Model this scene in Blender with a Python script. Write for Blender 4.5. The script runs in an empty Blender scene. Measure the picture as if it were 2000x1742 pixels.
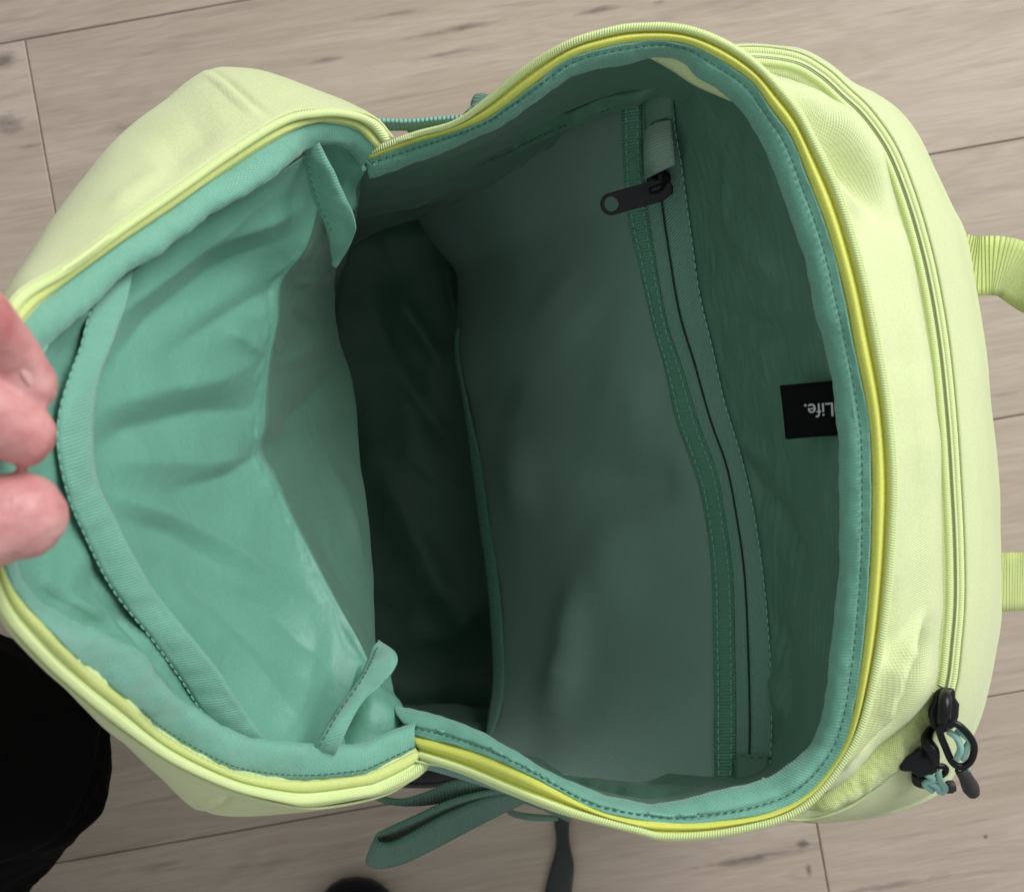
import bpy, bmesh, math, random
from mathutils import Vector, Matrix, noise
random.seed(7)
scene = bpy.context.scene
C = scene.collection

# ------------------------------------------------------------------ camera, light, exposure
H = 1.0            # camera height above the floor
F = 2650.0         # focal length in photo pixels (photo is 2000 x 1742)
CX, CY = 1000.0, 871.0
cam_d = bpy.data.cameras.new('camera')
cam = bpy.data.objects.new('camera', cam_d); C.objects.link(cam)
cam.location = (0, 0, H)
cam_d.sensor_width = 36.0
cam_d.lens = 36.0 * F / 2000.0
cam_d.clip_start = 0.01; cam_d.clip_end = 50
cam_d.dof.use_dof = True
cam_d.dof.focus_distance = 0.68
cam_d.dof.aperture_fstop = 13.0
scene.camera = cam

world = bpy.data.worlds.new('World'); scene.world = world
world.use_nodes = True
bg = world.node_tree.nodes['Background']
bg.inputs[0].default_value = (0.93, 0.97, 1.0, 1); bg.inputs[1].default_value = 0.54

def area(name, loc, target, size, size_y, power, col):
    l = bpy.data.lights.new(name, 'AREA'); l.shape = 'RECTANGLE'
    l.size = size; l.size_y = size_y; l.energy = power; l.color = col
    o = bpy.data.objects.new(name, l); C.objects.link(o)
    o.location = loc
    o.rotation_euler = (Vector(target) - Vector(loc)).to_track_quat('-Z', 'Y').to_euler()
    return o
area('window_light', (1.35, 1.35, 1.65), (0, 0, 0.25), 1.3, 1.3, 58, (0.97, 0.985, 1.0))

vs = scene.view_settings
vs.view_transform = 'Standard'; vs.look = 'None'; vs.exposure = 0.0; vs.gamma = 1.0

# ------------------------------------------------------------------ helpers
def P(px, py, z):
    return Vector(((px - CX) / F * (H - z), -(py - CY) / F * (H - z), z))
def PX(v):
    s = F / (H - v.z)
    return (v.x * s + CX, -v.y * s + CY)
def W(c):
    return [P(*p) for p in c]
def cr(pts, t):
    """uniform Catmull-Rom through pts at parameter t in 0..len-1"""
    n = len(pts) - 1
    i = min(int(t), n - 1); f = t - i
    p1, p2 = pts[i], pts[i + 1]
    p0 = pts[i - 1] if i > 0 else p1 * 2 - p2
    p3 = pts[i + 2] if i + 2 <= n else p2 * 2 - p1
    f2 = f * f; f3 = f2 * f
    return 0.5 * ((2 * p1) + (p2 - p0) * f + (2 * p0 - 5 * p1 + 4 * p2 - p3) * f2 + (3 * p1 - p0 - 3 * p2 + p3) * f3)
def crc(pts, t):
    n = len(pts); i = int(t) % n; f = t - int(t)
    p0, p1, p2, p3 = pts[i - 1], pts[i], pts[(i + 1) % n], pts[(i + 2) % n]
    f2 = f * f; f3 = f2 * f
    return 0.5 * ((2 * p1) + (p2 - p0) * f + (2 * p0 - 5 * p1 + 4 * p2 - p3) * f2 + (3 * p1 - p0 - 3 * p2 + p3) * f3)
def resample(pts, n, closed=False):
    """arc-length resample of a Catmull-Rom spline"""
    K = max(len(pts) * 16, 200)
    if closed:
        d = [crc(pts, len(pts) * k / K) for k in range(K + 1)]
    else:
        d = [cr(pts, (len(pts) - 1) * k / K) for k in range(K + 1)]
    L = [0.0]
    for a, b in zip(d, d[1:]): L.append(L[-1] + (b - a).length)
    out = []; j = 0; m = n if closed else n - 1
    for k in range(n):
        s = L[-1] * k / m
        while j < K - 1 and L[j + 1] < s: j += 1
        seg = L[j + 1] - L[j]
        out.append(d[j].lerp(d[j + 1], (s - L[j]) / seg if seg > 1e-12 else 0))
    return out
def length(pts):
    return sum((b - a).length for a, b in zip(pts, pts[1:]))

def segd(px, py, pl):
    """distance to a polyline in photo pixels and how far along it (0..1)"""
    best = 1e9; at = 0; n = len(pl) - 1
    for k in range(n):
        (ax, ay), (bx, by) = pl[k], pl[k + 1]
        dx, dy = bx - ax, by - ay
        t = max(0, min(1, ((px - ax) * dx + (py - ay) * dy) / (dx * dx + dy * dy + 1e-9)))
        d = math.hypot(px - ax - t * dx, py - ay - t * dy)
        if d < best: best = d; at = (k + t) / n
    return best, at
def folds(lst, nz=0.0, nf=40.0, seed=0.0, pk=(), rg=0.0, rf=45.0, crisp=0.0):
    """sum of soft valleys and ridges (polyline px, width px, depth m) plus cloth noise"""
    def f(px, py, co):
        o = 0.0
        for pl, w, dpt in lst:
            d, t = segd(px, py, pl)
            if d < 3 * w:
                e = min(1.0, min(t, 1 - t) / 0.35 + 0.15)
                g = math.exp(-(d / w) ** 2)
                if crisp:
                    q = max(0.0, 1 - d / (1.9 * w)); g += (q * q - g) * crisp
                o += dpt * g * e
        for pl, w, dpt in pk:
            d, t = segd(px, py, pl)
            if d < 3 * w: o += dpt * math.exp(-(d / w) ** 2) * noise.noise(co * 160 + Vector((seed, 3, 1)))
        if rg:
            v = 1 - abs(noise.noise(co * rf + Vector((2, seed, 5)))) * 2.2
            if v > 0: o += rg * v ** 3
        if nz:
            o += nz * noise.noise(co * nf + Vector((seed, 0, 0))) + nz * 0.5 * noise.noise(co * nf * 2.3 + Vector((seed, 7, 0)))
        return o
    return f

def finish(name, verts, faces, mat, parent, uvs=None, thick=0.0, smooth=True, off=-1.0, sub=0):
    me = bpy.data.meshes.new(name)
    me.from_pydata([tuple(v) for v in verts], [], faces)
    if uvs:
        ul = me.uv_layers.new(name='UVMap')
        for l in me.loops: ul.data[l.index].uv = uvs[l.vertex_index]
    if smooth:
        me.polygons.foreach_set('use_smooth', [True] * len(me.polygons))
    me.update()
    o = bpy.data.objects.new(name, me); C.objects.link(o)
    if mat: me.materials.append(mat)
    if parent is not None: o.parent = parent
    if thick:
        m = o.modifiers.new('solid', 'SOLIDIFY'); m.thickness = thick; m.offset = off
    if sub:
        m = o.modifiers.new('sub', 'SUBSURF'); m.levels = sub; m.render_levels = sub
    return o

FADE = [0.12]     # sculpted relief fades out towards the sewn edges
def grid_obj(name, G, mat, parent, closed=False, thick=0.0, sculpt=None, off=-1.0):
    """G[i][j] world points; i along, j across"""
    nu, nv = len(G), len(G[0])
    camp = Vector((0, 0, H))
    # normals
    N = [[None] * nv for _ in range(nu)]
    flip_vote = 0
    for i in range(nu):
        for j in range(nv):
            a = G[(i + 1) % nu if closed else min(i + 1, nu - 1)][j] - G[(i - 1) % nu if closed else max(i - 1, 0)][j]
            b = G[i][min(j + 1, nv - 1)] - G[i][max(j - 1, 0)]
            n = a.cross(b)
            if n.length > 1e-12: n.normalize()
            N[i][j] = n
            flip_vote += 1 if n.dot(camp - G[i][j]) > 0 else -1
    sg = 1 if flip_vote >= 0 else -1
    if sculpt:
        for i in range(nu):
            for j in range(nv):
                p = G[i][j]; x, y = PX(p)
                e = min(j, nv - 1 - j) / (nv * FADE[0]) if FADE[0] else 1.0
                e = min(1.0, e); e = e * e * (3 - 2 * e)
                o = sculpt(x, y, p) * e
                if o: G[i][j] = p + N[i][j] * (sg * o)
    Lu = length([G[i][nv // 2] for i in range(nu)]); Lv = length(G[nu // 2])
    verts = []; uvs = []
    for i in range(nu):
        for j in range(nv):
            verts.append(G[i][j]); uvs.append((Lu * i / max(nu - 1, 1), Lv * j / max(nv - 1, 1)))
    faces = []
    for i in range(nu if closed else nu - 1):
        k = (i + 1) % nu
        for j in range(nv - 1):
            q = (i * nv + j, k * nv + j, k * nv + j + 1, i * nv + j + 1)
            faces.append(q if sg > 0 else q[::-1])
    return finish(name, verts, faces, mat, parent, uvs, thick, True, off)

def loft(name, curves, nu, nv, mat, parent, index=False, closed=False, thick=0.0, sculpt=None, linear=False, world=False, off=-1.0):
    cs = curves if world else [W(c) for c in curves]
    if index:
        K = len(cs[0])
        if closed: rs = [[crc(c, K * k / nu) for k in range(nu)] for c in cs]
        else: rs = [[cr(c, (K - 1) * k / (nu - 1)) for k in range(nu)] for c in cs]
    else:
        rs = [resample(c, nu, closed) for c in cs]
    G = []
    for i in range(nu):
        col = [r[i] for r in rs]
        if len(col) == 2 or linear:
            row = []
            for j in range(nv):
                t = (len(col) - 1) * j / (nv - 1); k = min(int(t), len(col) - 2)
                row.append(col[k].lerp(col[k + 1], t - k))
        else:
            row = [cr(col, (len(col) - 1) * j / (nv - 1)) for j in range(nv)]
        G.append(row)
    return grid_obj(name, G, mat, parent, closed, thick, sculpt, off)

def ribbon(name, ca, cb, n, m, mat, parent, bulge=0.0, thick=0.001, sculpt=None, off=-1.0, world=False):
    """tape between two edge curves, with a rounded bulge toward the viewer"""
    a = resample(ca if world else W(ca), n); b = resample(cb if world else W(cb), n)
    G = []; camp = Vector((0, 0, H))
    for i in range(n):
        t = (a[min(i + 1, n - 1)] - a[max(i - 1, 0)])
        nn = t.cross(b[i] - a[i]); nn.normalize()
        if nn.dot(camp - a[i]) < 0: nn = -nn
        row = []
        for j in range(m):
            f = j / (m - 1)
            row.append(a[i].lerp(b[i], f) + nn * bulge * math.sin(math.pi * f))
        G.append(row)
    return grid_obj(name, G, mat, parent, False, thick, sculpt, off)

def strap(name, path, width, wdir, n, mat, parent, thick=0.0016):
    """flat webbing swept along a world path; wdir = list of width directions"""
    c = resample(path, n); wd = resample(wdir, n)
    G = []
    for i in range(n):
        t = (c[min(i + 1, n - 1)] - c[max(i - 1, 0)]).normalized()
        w = wd[i] - t * wd[i].dot(t); w.normalize()
        G.append([c[i] + w * width * (k / 6 - 0.5) for k in range(7)])
    return grid_obj(name, G, mat, parent, False, thick, None, 0.0)

def tube_data(path, radii, n, seg, cap=True):
    c = resample(path, n); K = len(radii) - 1
    verts = []; faces = []
    up = Vector((0.13, 0.31, 0.94))
    for i in range(n):
        t = (c[min(i + 1, n - 1)] - c[max(i - 1, 0)]).normalized()
        a = t.cross(up); a.normalize(); b = a.cross(t)
        f = i / (n - 1) * K; k = min(int(f), K - 1); r = radii[k] + (radii[k + 1] - radii[k]) * (f - k)
        for s in range(seg):
            th = 2 * math.pi * s / seg
            verts.append(c[i] + (a * math.cos(th) + b * math.sin(th)) * r)
    for i in range(n - 1):
        for s in range(seg):
            s2 = (s + 1) % seg
            faces.append((i * seg + s, i * seg + s2, (i + 1) * seg + s2, (i + 1) * seg + s))
    if cap:
        faces.append(tuple(range(seg))[::-1]); faces.append(tuple((n - 1) * seg + s for s in range(seg)))
    return verts, faces
def tube(name, path, radii, n, seg, mat, parent):
    v, f = tube_data(path, radii, n, seg)
    return finish(name, v, f, mat, parent)

def boxes_along(name, pts, size, mat, parent, stuff=True, lift=0.0, side=None, roll=0.0, skip=None):
    """little bevelled lozenges (stitches or coil teeth) at each point of pts, along the tangent, joined in one part
       size = (length along, width across, height)"""
    verts = []; faces = []; camp = Vector((0, 0, H)); n = len(pts)
    for i, p in enumerate(pts):
        if skip and skip(i): continue
        t = (pts[min(i + 1, n - 1)] - pts[max(i - 1, 0)]).normalized()
        up = side[i] if side else (camp - p).normalized()
        up = (up - t * up.dot(t)).normalized(); b = t.cross(up)
        if roll: t, b = t * math.cos(roll) + b * math.sin(roll), b * math.cos(roll) - t * math.sin(roll)
        l, w, h = size[0] / 2, size[1] / 2, size[2]
        q = p + up * lift; k = len(verts)
        for (x, y) in ((-l, -w * .5), (-l * .5, -w), (l * .5, -w), (l, -w * .5), (l, w * .5), (l * .5, w), (-l * .5, w), (-l, w * .5)):
            verts.append(q + t * x + b * y)
        for (x, y) in ((-l, -w * .5), (-l * .5, -w), (l * .5, -w), (l, -w * .5), (l, w * .5), (l * .5, w), (-l * .5, w), (-l, w * .5)):
            verts.append(q + t * x * .6 + b * y * .6 + up * h)
        for s in range(8):
            s2 = (s + 1) % 8
            faces.append((k + s, k + s2, k + 8 + s2, k + 8 + s))
        faces.append(tuple(k + 8 + s for s in range(8)))
    o = finish(name, verts, faces, mat, parent)
    if stuff: o['kind'] = 'stuff'
    return o
def stitches(name, curve, mat, parent, pitch=0.0032, lift=0.0006, ln=0.0023, wd=0.0007, world=False):
    c = curve if world else W(curve)
    n = max(int(length(resample(c, 200)) / pitch), 4)
    return boxes_along(name, resample(c, n), (ln, wd, 0.0005), mat, parent, True, lift)

def empty(name, loc, parent=None):
    o = bpy.data.objects.new(name, None); C.objects.link(o); o.location = loc
    o.empty_display_size = 0.05
    if parent is not None: o.parent = parent
    return o
def tag(o, label=None, cat=None, group=None, kind=None):
    if label: o['label'] = label
    if cat: o['category'] = cat
    if group: o['group'] = group
    if kind: o['kind'] = kind
    return o

# ------------------------------------------------------------------ materials
def lk(nt, a, b): nt.links.new(a, b)
def mathn(nt, op, a, b=None, c=None):
    n = nt.nodes.new('ShaderNodeMath'); n.operation = op
    for i, v in enumerate((a, b, c)):
        if v is None: continue
        if hasattr(v, 'links'): nt.links.new(v, n.inputs[i])
        else: n.inputs[i].default_value = v
    return n.outputs[0]
def cloth(name, col, rough=0.6, sheen=0.25, weave=0.0006, depth=0.25, ribs=None, var=0.10, spec=0.35, crumple=0.0, trans=0.0, diag=False):
    """woven cloth: fine thread relief from UVs in metres, slow colour drift, optional ribs (pitch m, strength)"""
    m = bpy.data.materials.new(name); m.use_nodes = True
    nt = m.node_tree; b = nt.nodes['Principled BSDF']
    b.inputs['Roughness'].default_value = rough
    b.inputs['Specular IOR Level'].default_value = spec
    b.inputs['Sheen Weight'].default_value = sheen
    b.inputs['Sheen Roughness'].default_value = 0.4
    uv = nt.nodes.new('ShaderNodeUVMap')
    sep = nt.nodes.new('ShaderNodeSeparateXYZ'); lk(nt, uv.outputs[0], sep.inputs[0])
    u, v = sep.outputs[0], sep.outputs[1]
    k = 2 * math.pi / weave
    if diag:
        a1 = mathn(nt, 'SINE', mathn(nt, 'MULTIPLY', mathn(nt, 'ADD', u, mathn(nt, 'MULTIPLY', v, 0.6)), k))
        h = mathn(nt, 'ADD', mathn(nt, 'MULTIPLY', a1, 0.7), mathn(nt, 'MULTIPLY', mathn(nt, 'SINE', mathn(nt, 'MULTIPLY', v, k * 1.3)), 0.3))
    else:
        h = mathn(nt, 'MULTIPLY', mathn(nt, 'SINE', mathn(nt, 'MULTIPLY', u, k)), mathn(nt, 'SINE', mathn(nt, 'MULTIPLY', v, k)))
    tc = nt.nodes.new('ShaderNodeTexCoord')
    nz = nt.nodes.new('ShaderNodeTexNoise'); nz.inputs['Scale'].default_value = 900; nz.inputs['Detail'].default_value = 3
    lk(nt, tc.outputs['Object'], nz.inputs['Vector'])
    h = mathn(nt, 'ADD', h, mathn(nt, 'MULTIPLY', nz.outputs[0], 1.2))
    bp = nt.nodes.new('ShaderNodeBump'); bp.inputs['Strength'].default_value = depth; bp.inputs['Distance'].default_value = 0.0003
    lk(nt, h, bp.inputs['Height'])
    last = bp
    ribh = None
    if ribs:
        pitch, st = ribs
        ribh = mathn(nt, 'SINE', mathn(nt, 'MULTIPLY', u, 2 * math.pi / pitch))
        b2 = nt.nodes.new('ShaderNodeBump'); b2.inputs['Strength'].default_value = st; b2.inputs['Distance'].default_value = 0.0006
        lk(nt, ribh, b2.inputs['Height']); lk(nt, last.outputs[0], b2.inputs['Normal']); last = b2
    if crumple:
        n3 = nt.nodes.new('ShaderNodeTexNoise'); n3.inputs['Scale'].default_value = 55; n3.inputs['Detail'].default_value = 4
        n3.inputs['Distortion'].default_value = 0.6
        lk(nt, tc.outputs['Object'], n3.inputs['Vector'])
        b3 = nt.nodes.new('ShaderNodeBump'); b3.inputs['Strength'].default_value = crumple; b3.inputs['Distance'].default_value = 0.004
        lk(nt, n3.outputs[0], b3.inputs['Height']); lk(nt, last.outputs[0], b3.inputs['Normal']); last = b3
    lk(nt, last.outputs[0], b.inputs['Normal'])
    n2 = nt.nodes.new('ShaderNodeTexNoise'); n2.inputs['Scale'].default_value = 14; n2.inputs['Detail'].default_value = 5
    lk(nt, tc.outputs['Object'], n2.inputs['Vector'])
    rp = nt.nodes.new('ShaderNodeValToRGB')
    rp.color_ramp.elements[0].position = 0.3; rp.color_ramp.elements[1].position = 0.7
    rp.color_ramp.elements[0].color = tuple(c * (1 - var) for c in col) + (1,)
    rp.color_ramp.elements[1].color = tuple(min(1, c * (1 + var)) for c in col) + (1,)
    lk(nt, n2.outputs[0], rp.inputs[0])
    mx = nt.nodes.new('ShaderNodeMix'); mx.data_type = 'RGBA'; mx.blend_type = 'MULTIPLY'; mx.inputs[0].default_value = 1.0
    lk(nt, rp.outputs[0], mx.inputs[6])
    w = mathn(nt, 'MULTIPLY_ADD', nz.outputs[0], 0.28, 0.86)
    cmb = nt.nodes.new('ShaderNodeCombineColor')
    for i in range(3): lk(nt, w, cmb.inputs[i])
    lk(nt, cmb.outputs[0], mx.inputs[7])
    lk(nt, mx.outputs[2], b.inputs['Base Color'])
    if trans:
        t = nt.nodes.new('ShaderNodeBsdfTranslucent'); lk(nt, mx.outputs[2], t.inputs[0]); lk(nt, last.outputs[0], t.inputs[1])
        ms = nt.nodes.new('ShaderNodeMixShader'); ms.inputs[0].default_value = trans
        lk(nt, b.outputs[0], ms.inputs[1]); lk(nt, t.outputs[0], ms.inputs[2])
        lk(nt, ms.outputs[0], nt.nodes['Material Output'].inputs[0])
    return m
def plain(name, col, rough=0.4, spec=0.5, bump=0.0, scale=400):
    m = bpy.data.materials.new(name); m.use_nodes = True
    nt = m.node_tree; b = nt.nodes['Principled BSDF']
    b.inputs['Base Color'].default_value = (*col, 1); b.inputs['Roughness'].default_value = rough
    b.inputs['Specular IOR Level'].default_value = spec
    tc = nt.nodes.new('ShaderNodeTexCoord')
    nz = nt.nodes.new('ShaderNodeTexNoise'); nz.inputs['Scale'].default_value = scale; nz.inputs['Detail'].default_value = 4
    lk(nt, tc.outputs['Object'], nz.inputs['Vector'])
    lk(nt, mathn(nt, 'MULTIPLY_ADD', nz.outputs[0], 0.3, rough - 0.15), b.inputs['Roughness'])
    if bump:
        bp = nt.nodes.new('ShaderNodeBump'); bp.inputs['Strength'].default_value = bump; bp.inputs['Distance'].default_value = 0.001
        lk(nt, nz.outputs[0], bp.inputs['Height']); lk(nt, bp.outputs[0], b.inputs['Normal'])
    return m

M = {}
LIME = (0.635, 0.70, 0.365)
M['lime'] = cloth('lime_canvas', LIME, 0.65, 0.3, 0.0012, 0.42, var=0.04, diag=True, crumple=0.06)
M['lemon'] = cloth('lemon_tape', (0.74, 0.76, 0.14), 0.6, 0.2, 0.0008, 0.4, ribs=(0.0012, 0.25), var=0.04)
M['coil'] = plain('lime_coil', (0.66, 0.76, 0.35), 0.5, 0.4)
M['limeweb'] = cloth('lime_webbing', (0.66, 0.77, 0.25), 0.7, 0.3, 0.0009, 0.5, ribs=(0.0019, 0.9), var=0.03)
MINT = (0.16, 0.40, 0.29)
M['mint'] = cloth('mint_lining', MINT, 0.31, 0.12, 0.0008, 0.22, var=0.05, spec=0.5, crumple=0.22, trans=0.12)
M['lining'] = cloth('mint_lining_shaded', (0.088, 0.19, 0.13), 0.42, 0.15, 0.0008, 0.2, var=0.06, spec=0.45, crumple=0.22)  # same cloth as the mint lining, interior shade put into the colour
M['binding'] = cloth('mint_binding', (0.175, 0.43, 0.315), 0.45, 0.4, 0.0009, 0.45, ribs=(0.0014, 0.28), var=0.05, spec=0.4)
M['panel'] = cloth('coated_panel', (0.25, 0.355, 0.305), 0.24, 0.05, 0.0008, 0.16, var=0.05, spec=0.7, crumple=0.05)
M['tape'] = cloth('green_grosgrain', (0.12, 0.32, 0.215), 0.6, 0.25, 0.0008, 0.4, ribs=(0.0016, 0.7), var=0.05)
M['ziptape'] = cloth('green_zip_tape', (0.18, 0.345, 0.265), 0.65, 0.2, 0.0016, 1.0, var=0.05, diag=True)
M['garage'] = cloth('sage_elastic', (0.25, 0.36, 0.29), 0.7, 0.2, 0.0009, 0.4, ribs=(0.0013, 0.3), var=0.05)
M['web'] = cloth('green_webbing', (0.085, 0.22, 0.15), 0.7, 0.25, 0.0016, 0.8, ribs=(0.0022, 0.6), var=0.06)
M['mintweb'] = cloth('mint_webbing', (0.22, 0.46, 0.38), 0.7, 0.3, 0.0016, 0.8, ribs=(0.002, 0.8), var=0.05)
M['darkweb'] = cloth('slate_webbing', (0.030, 0.040, 0.036), 0.7, 0.2, 0.0014, 0.6, ribs=(0.0022, 0.4), var=0.1)
M['thread'] = plain('mint_thread', (0.19, 0.45, 0.36), 0.6)
M['darkthread'] = plain('green_thread', (0.035, 0.12, 0.085), 0.6)
M['zipline'] = plain('olive_line', (0.20, 0.24, 0.07), 0.7)
M['gap'] = plain('zip_gap', (0.006, 0.012, 0.010), 0.7)
M['black'] = plain('black_plastic', (0.004, 0.004, 0.005), 0.35, 0.3)
M['pile'] = cloth('lime_pile', (0.58, 0.68, 0.27), 0.9, 0.5, 0.0013, 0.8, var=0.12, crumple=0.5)
M['rubber'] = plain('charcoal_rubber', (0.035, 0.031, 0.029), 0.55, 0.4)
M['cord'] = plain('mint_cord', (0.28, 0.50, 0.43), 0.7, 0.3, 0.4, 900)
M['label'] = cloth('black_label', (0.003, 0.003, 0.0035), 0.8, 0.0, 0.0007, 0.3, var=0.1, spec=0.1)
M['ink'] = plain('white_print', (0.42, 0.45, 0.44), 0.6)
M['trouser'] = cloth('black_trouser', (0.0022, 0.0022, 0.0026), 0.9, 0.0, 0.0012, 0.3, var=0.15, spec=0.06)
M['shoe'] = cloth('black_shoe', (0.006, 0.0065, 0.010), 0.8, 0.1, 0.0012, 0.4, var=0.15, spec=0.2)
M['pad'] = cloth('black_mesh', (0.006, 0.007, 0.007), 0.8, 0.1, 0.002, 0.6, var=0.1)

def skin_mat():
    m = bpy.data.materials.new('skin'); m.use_nodes = True
    nt = m.node_tree; b = nt.nodes['Principled BSDF']
    tc = nt.nodes.new('ShaderNodeTexCoord')
    nz = nt.nodes.new('ShaderNodeTexNoise'); nz.inputs['Scale'].default_value = 45; nz.inputs['Detail'].default_value = 5
    lk(nt, tc.outputs['Object'], nz.inputs['Vector'])
    rp = nt.nodes.new('ShaderNodeValToRGB')
    rp.color_ramp.elements[0].position = 0.35; rp.color_ramp.elements[1].position = 0.68
    rp.color_ramp.elements[0].color = (0.50, 0.165, 0.16, 1); rp.color_ramp.elements[1].color = (0.66, 0.36, 0.335, 1)
    lk(nt, nz.outputs[0], rp.inputs[0]); lk(nt, rp.outputs[0], b.inputs['Base Color'])
    b.inputs['Roughness'].default_value = 0.45
    b.inputs['Subsurface Weight'].default_value = 0.35
    b.inputs['Subsurface Radius'].default_value = (0.008, 0.003, 0.002); b.inputs['Subsurface Scale'].default_value = 0.6
    n2 = nt.nodes.new('ShaderNodeTexNoise'); n2.inputs['Scale'].default_value = 260; n2.inputs['Detail'].default_value = 5
    lk(nt, tc.outputs['Object'], n2.inputs['Vector'])
    bp = nt.nodes.new('ShaderNodeBump'); bp.inputs['Strength'].default_value = 0.45; bp.inputs['Distance'].default_value = 0.0012
    lk(nt, n2.outputs[0], bp.inputs['Height']); lk(nt, bp.outputs[0], b.inputs['Normal'])
    return m
M['skin'] = skin_mat()
M['nail'] = plain('nail', (0.64, 0.36, 0.33), 0.3, 0.5)

ANG = math.radians(10.1); PW = 0.2005
ux, uy = Vector((math.cos(ANG), math.sin(ANG), 0)), Vector((-math.sin(ANG), math.cos(ANG), 0))
# dark knots and streaks: photo place, half length along the grain, half width, strength
MARKS = [(8, 115, 40, 22, 0.9), (15, 240, 36, 26, 1.0), (58, 286, 26, 5, 0.7), (1465, 1676, 125, 8, 0.8), (1568, 1648, 16, 12, 1.1), (1580, 1700, 7, 14, 0.9), (1740, 1728, 120, 9, 0.6),
         (880, 60, 130, 7, 0.7), (1170, 20, 60, 7, 0.7), (760, 30, 80, 5, 0.5), (860, 108, 60, 6, 0.6), (640, 118, 40, 7, 0.6), (1925, 1634, 5, 5, 1.4), (250, 255, 60, 22, 0.35), (310, 1690, 120, 8, 0.5), (1290, 5, 18, 8, 0.9), (1960, 770, 50, 6, 0.5), (1940, 1440, 60, 7, 0.4)]
def wood_mat():
    m = bpy.data.materials.new('limed_oak'); m.use_nodes = True
    nt = m.node_tree; b = nt.nodes['Principled BSDF']
    uv = nt.nodes.new('ShaderNodeUVMap')
    oi = nt.nodes.new('ShaderNodeObjectInfo')
    ofs = nt.nodes.new('ShaderNodeCombineXYZ')
    r = oi.outputs['Random']
    lk(nt, mathn(nt, 'MULTIPLY', r, 37.0), ofs.inputs[0]); lk(nt, mathn(nt, 'MULTIPLY', r, 91.0), ofs.inputs[1])
    add = nt.nodes.new('ShaderNodeVectorMath'); add.operation = 'ADD'
    lk(nt, uv.outputs[0], add.inputs[0]); lk(nt, ofs.outputs[0], add.inputs[1])
    def noi(sx, sy, scale, det, dist=0.0, rough=0.55):
        mp = nt.nodes.new('ShaderNodeVectorMath'); mp.operation = 'MULTIPLY'
        lk(nt, add.outputs[0], mp.inputs[0]); mp.inputs[1].default_value = (sx, sy, 1)
        n = nt.nodes.new('ShaderNodeTexNoise'); n.inputs['Scale'].default_value = scale; n.inputs['Detail'].default_value = det
        n.inputs['Distortion'].default_value = dist; n.inputs['Roughness'].default_value = rough
        lk(nt, mp.outputs[0], n.inputs['Vector']); return n.outputs[0]
    broad = noi(0.8, 8, 4, 5, 0.3)
    fine = noi(0.8, 18, 30, 7, 0.15, 0.7)
    hair = noi(1, 30, 60, 4, 0.1, 0.7)
    streak = noi(0.8, 11, 7, 5, 0.5)
    # cathedral figure: bands of a warped distance
    band = mathn(nt, 'SINE', mathn(nt, 'MULTIPLY', noi(0.6, 4.5, 5, 3, 0.8), 60.0))
    rp = nt.nodes.new('ShaderNodeValToRGB'); e = rp.color_ramp.elements
    e[0].position = 0.34; e[0].color = (0.355, 0.282, 0.218, 1)
    e[1].position = 0.64; e[1].color = (0.50, 0.42, 0.345, 1)
    x = e.new(0.5); x.color = (0.43, 0.348, 0.278, 1)
    s = mathn(nt, 'MULTIPLY_ADD', broad, 0.45, mathn(nt, 'MULTIPLY', fine, 0.4))
    s = mathn(nt, 'MULTIPLY_ADD', band, 0.03, mathn(nt, 'ADD', s, 0.075))
    lk(nt, s, rp.inputs[0])
    # dark mineral streaks and knots
    dr = nt.nodes.new('ShaderNodeValToRGB'); d = dr.color_ramp.elements
    d[0].position = 0.58; d[0].color = (0, 0, 0, 1); d[1].position = 0.70; d[1].color = (1, 1, 1, 1)
    lk(nt, streak, dr.inputs[0])
    mx = nt.nodes.new('ShaderNodeMix'); mx.data_type = 'RGBA'
    lk(nt, mathn(nt, 'MULTIPLY', dr.outputs[0], 0.35), mx.inputs[0]); lk(nt, rp.outputs[0], mx.inputs[6]); mx.inputs[7].default_value = (0.16, 0.13, 0.115, 1)
    vo = nt.nodes.new('ShaderNodeTexVoronoi'); vo.inputs['Scale'].default_value = 3.2
    mp = nt.nodes.new('ShaderNodeVectorMath'); mp.operation = 'MULTIPLY'; mp.inputs[1].default_value = (1, 1.8, 1)
    lk(nt, add.outputs[0], mp.inputs[0]); lk(nt, mp.outputs[0], vo.inputs['Vector'])
    kn = nt.nodes.new('ShaderNodeValToRGB'); k = kn.color_ramp.elements
    k[0].position = 0.0; k[0].color = (1, 1, 1, 1); k[1].position = 0.085; k[1].color = (0, 0, 0, 1)
    lk(nt, mathn(nt, 'ADD', vo.outputs['Distance'], mathn(nt, 'MULTIPLY_ADD', fine, 0.12, -0.06)), kn.inputs[0])
    m2 = nt.nodes.new('ShaderNodeMix'); m2.data_type = 'RGBA'
    lk(nt, mathn(nt, 'MULTIPLY', kn.outputs[0], 0.75), m2.inputs[0]); lk(nt, mx.outputs[2], m2.inputs[6]); m2.inputs[7].default_value = (0.10, 0.08, 0.075, 1)
    sepu = nt.nodes.new('ShaderNodeSeparateXYZ'); lk(nt, uv.outputs[0], sepu.inputs[0])
    wob = noi(1, 3, 45, 4, 0.5)
    tot = None
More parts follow.
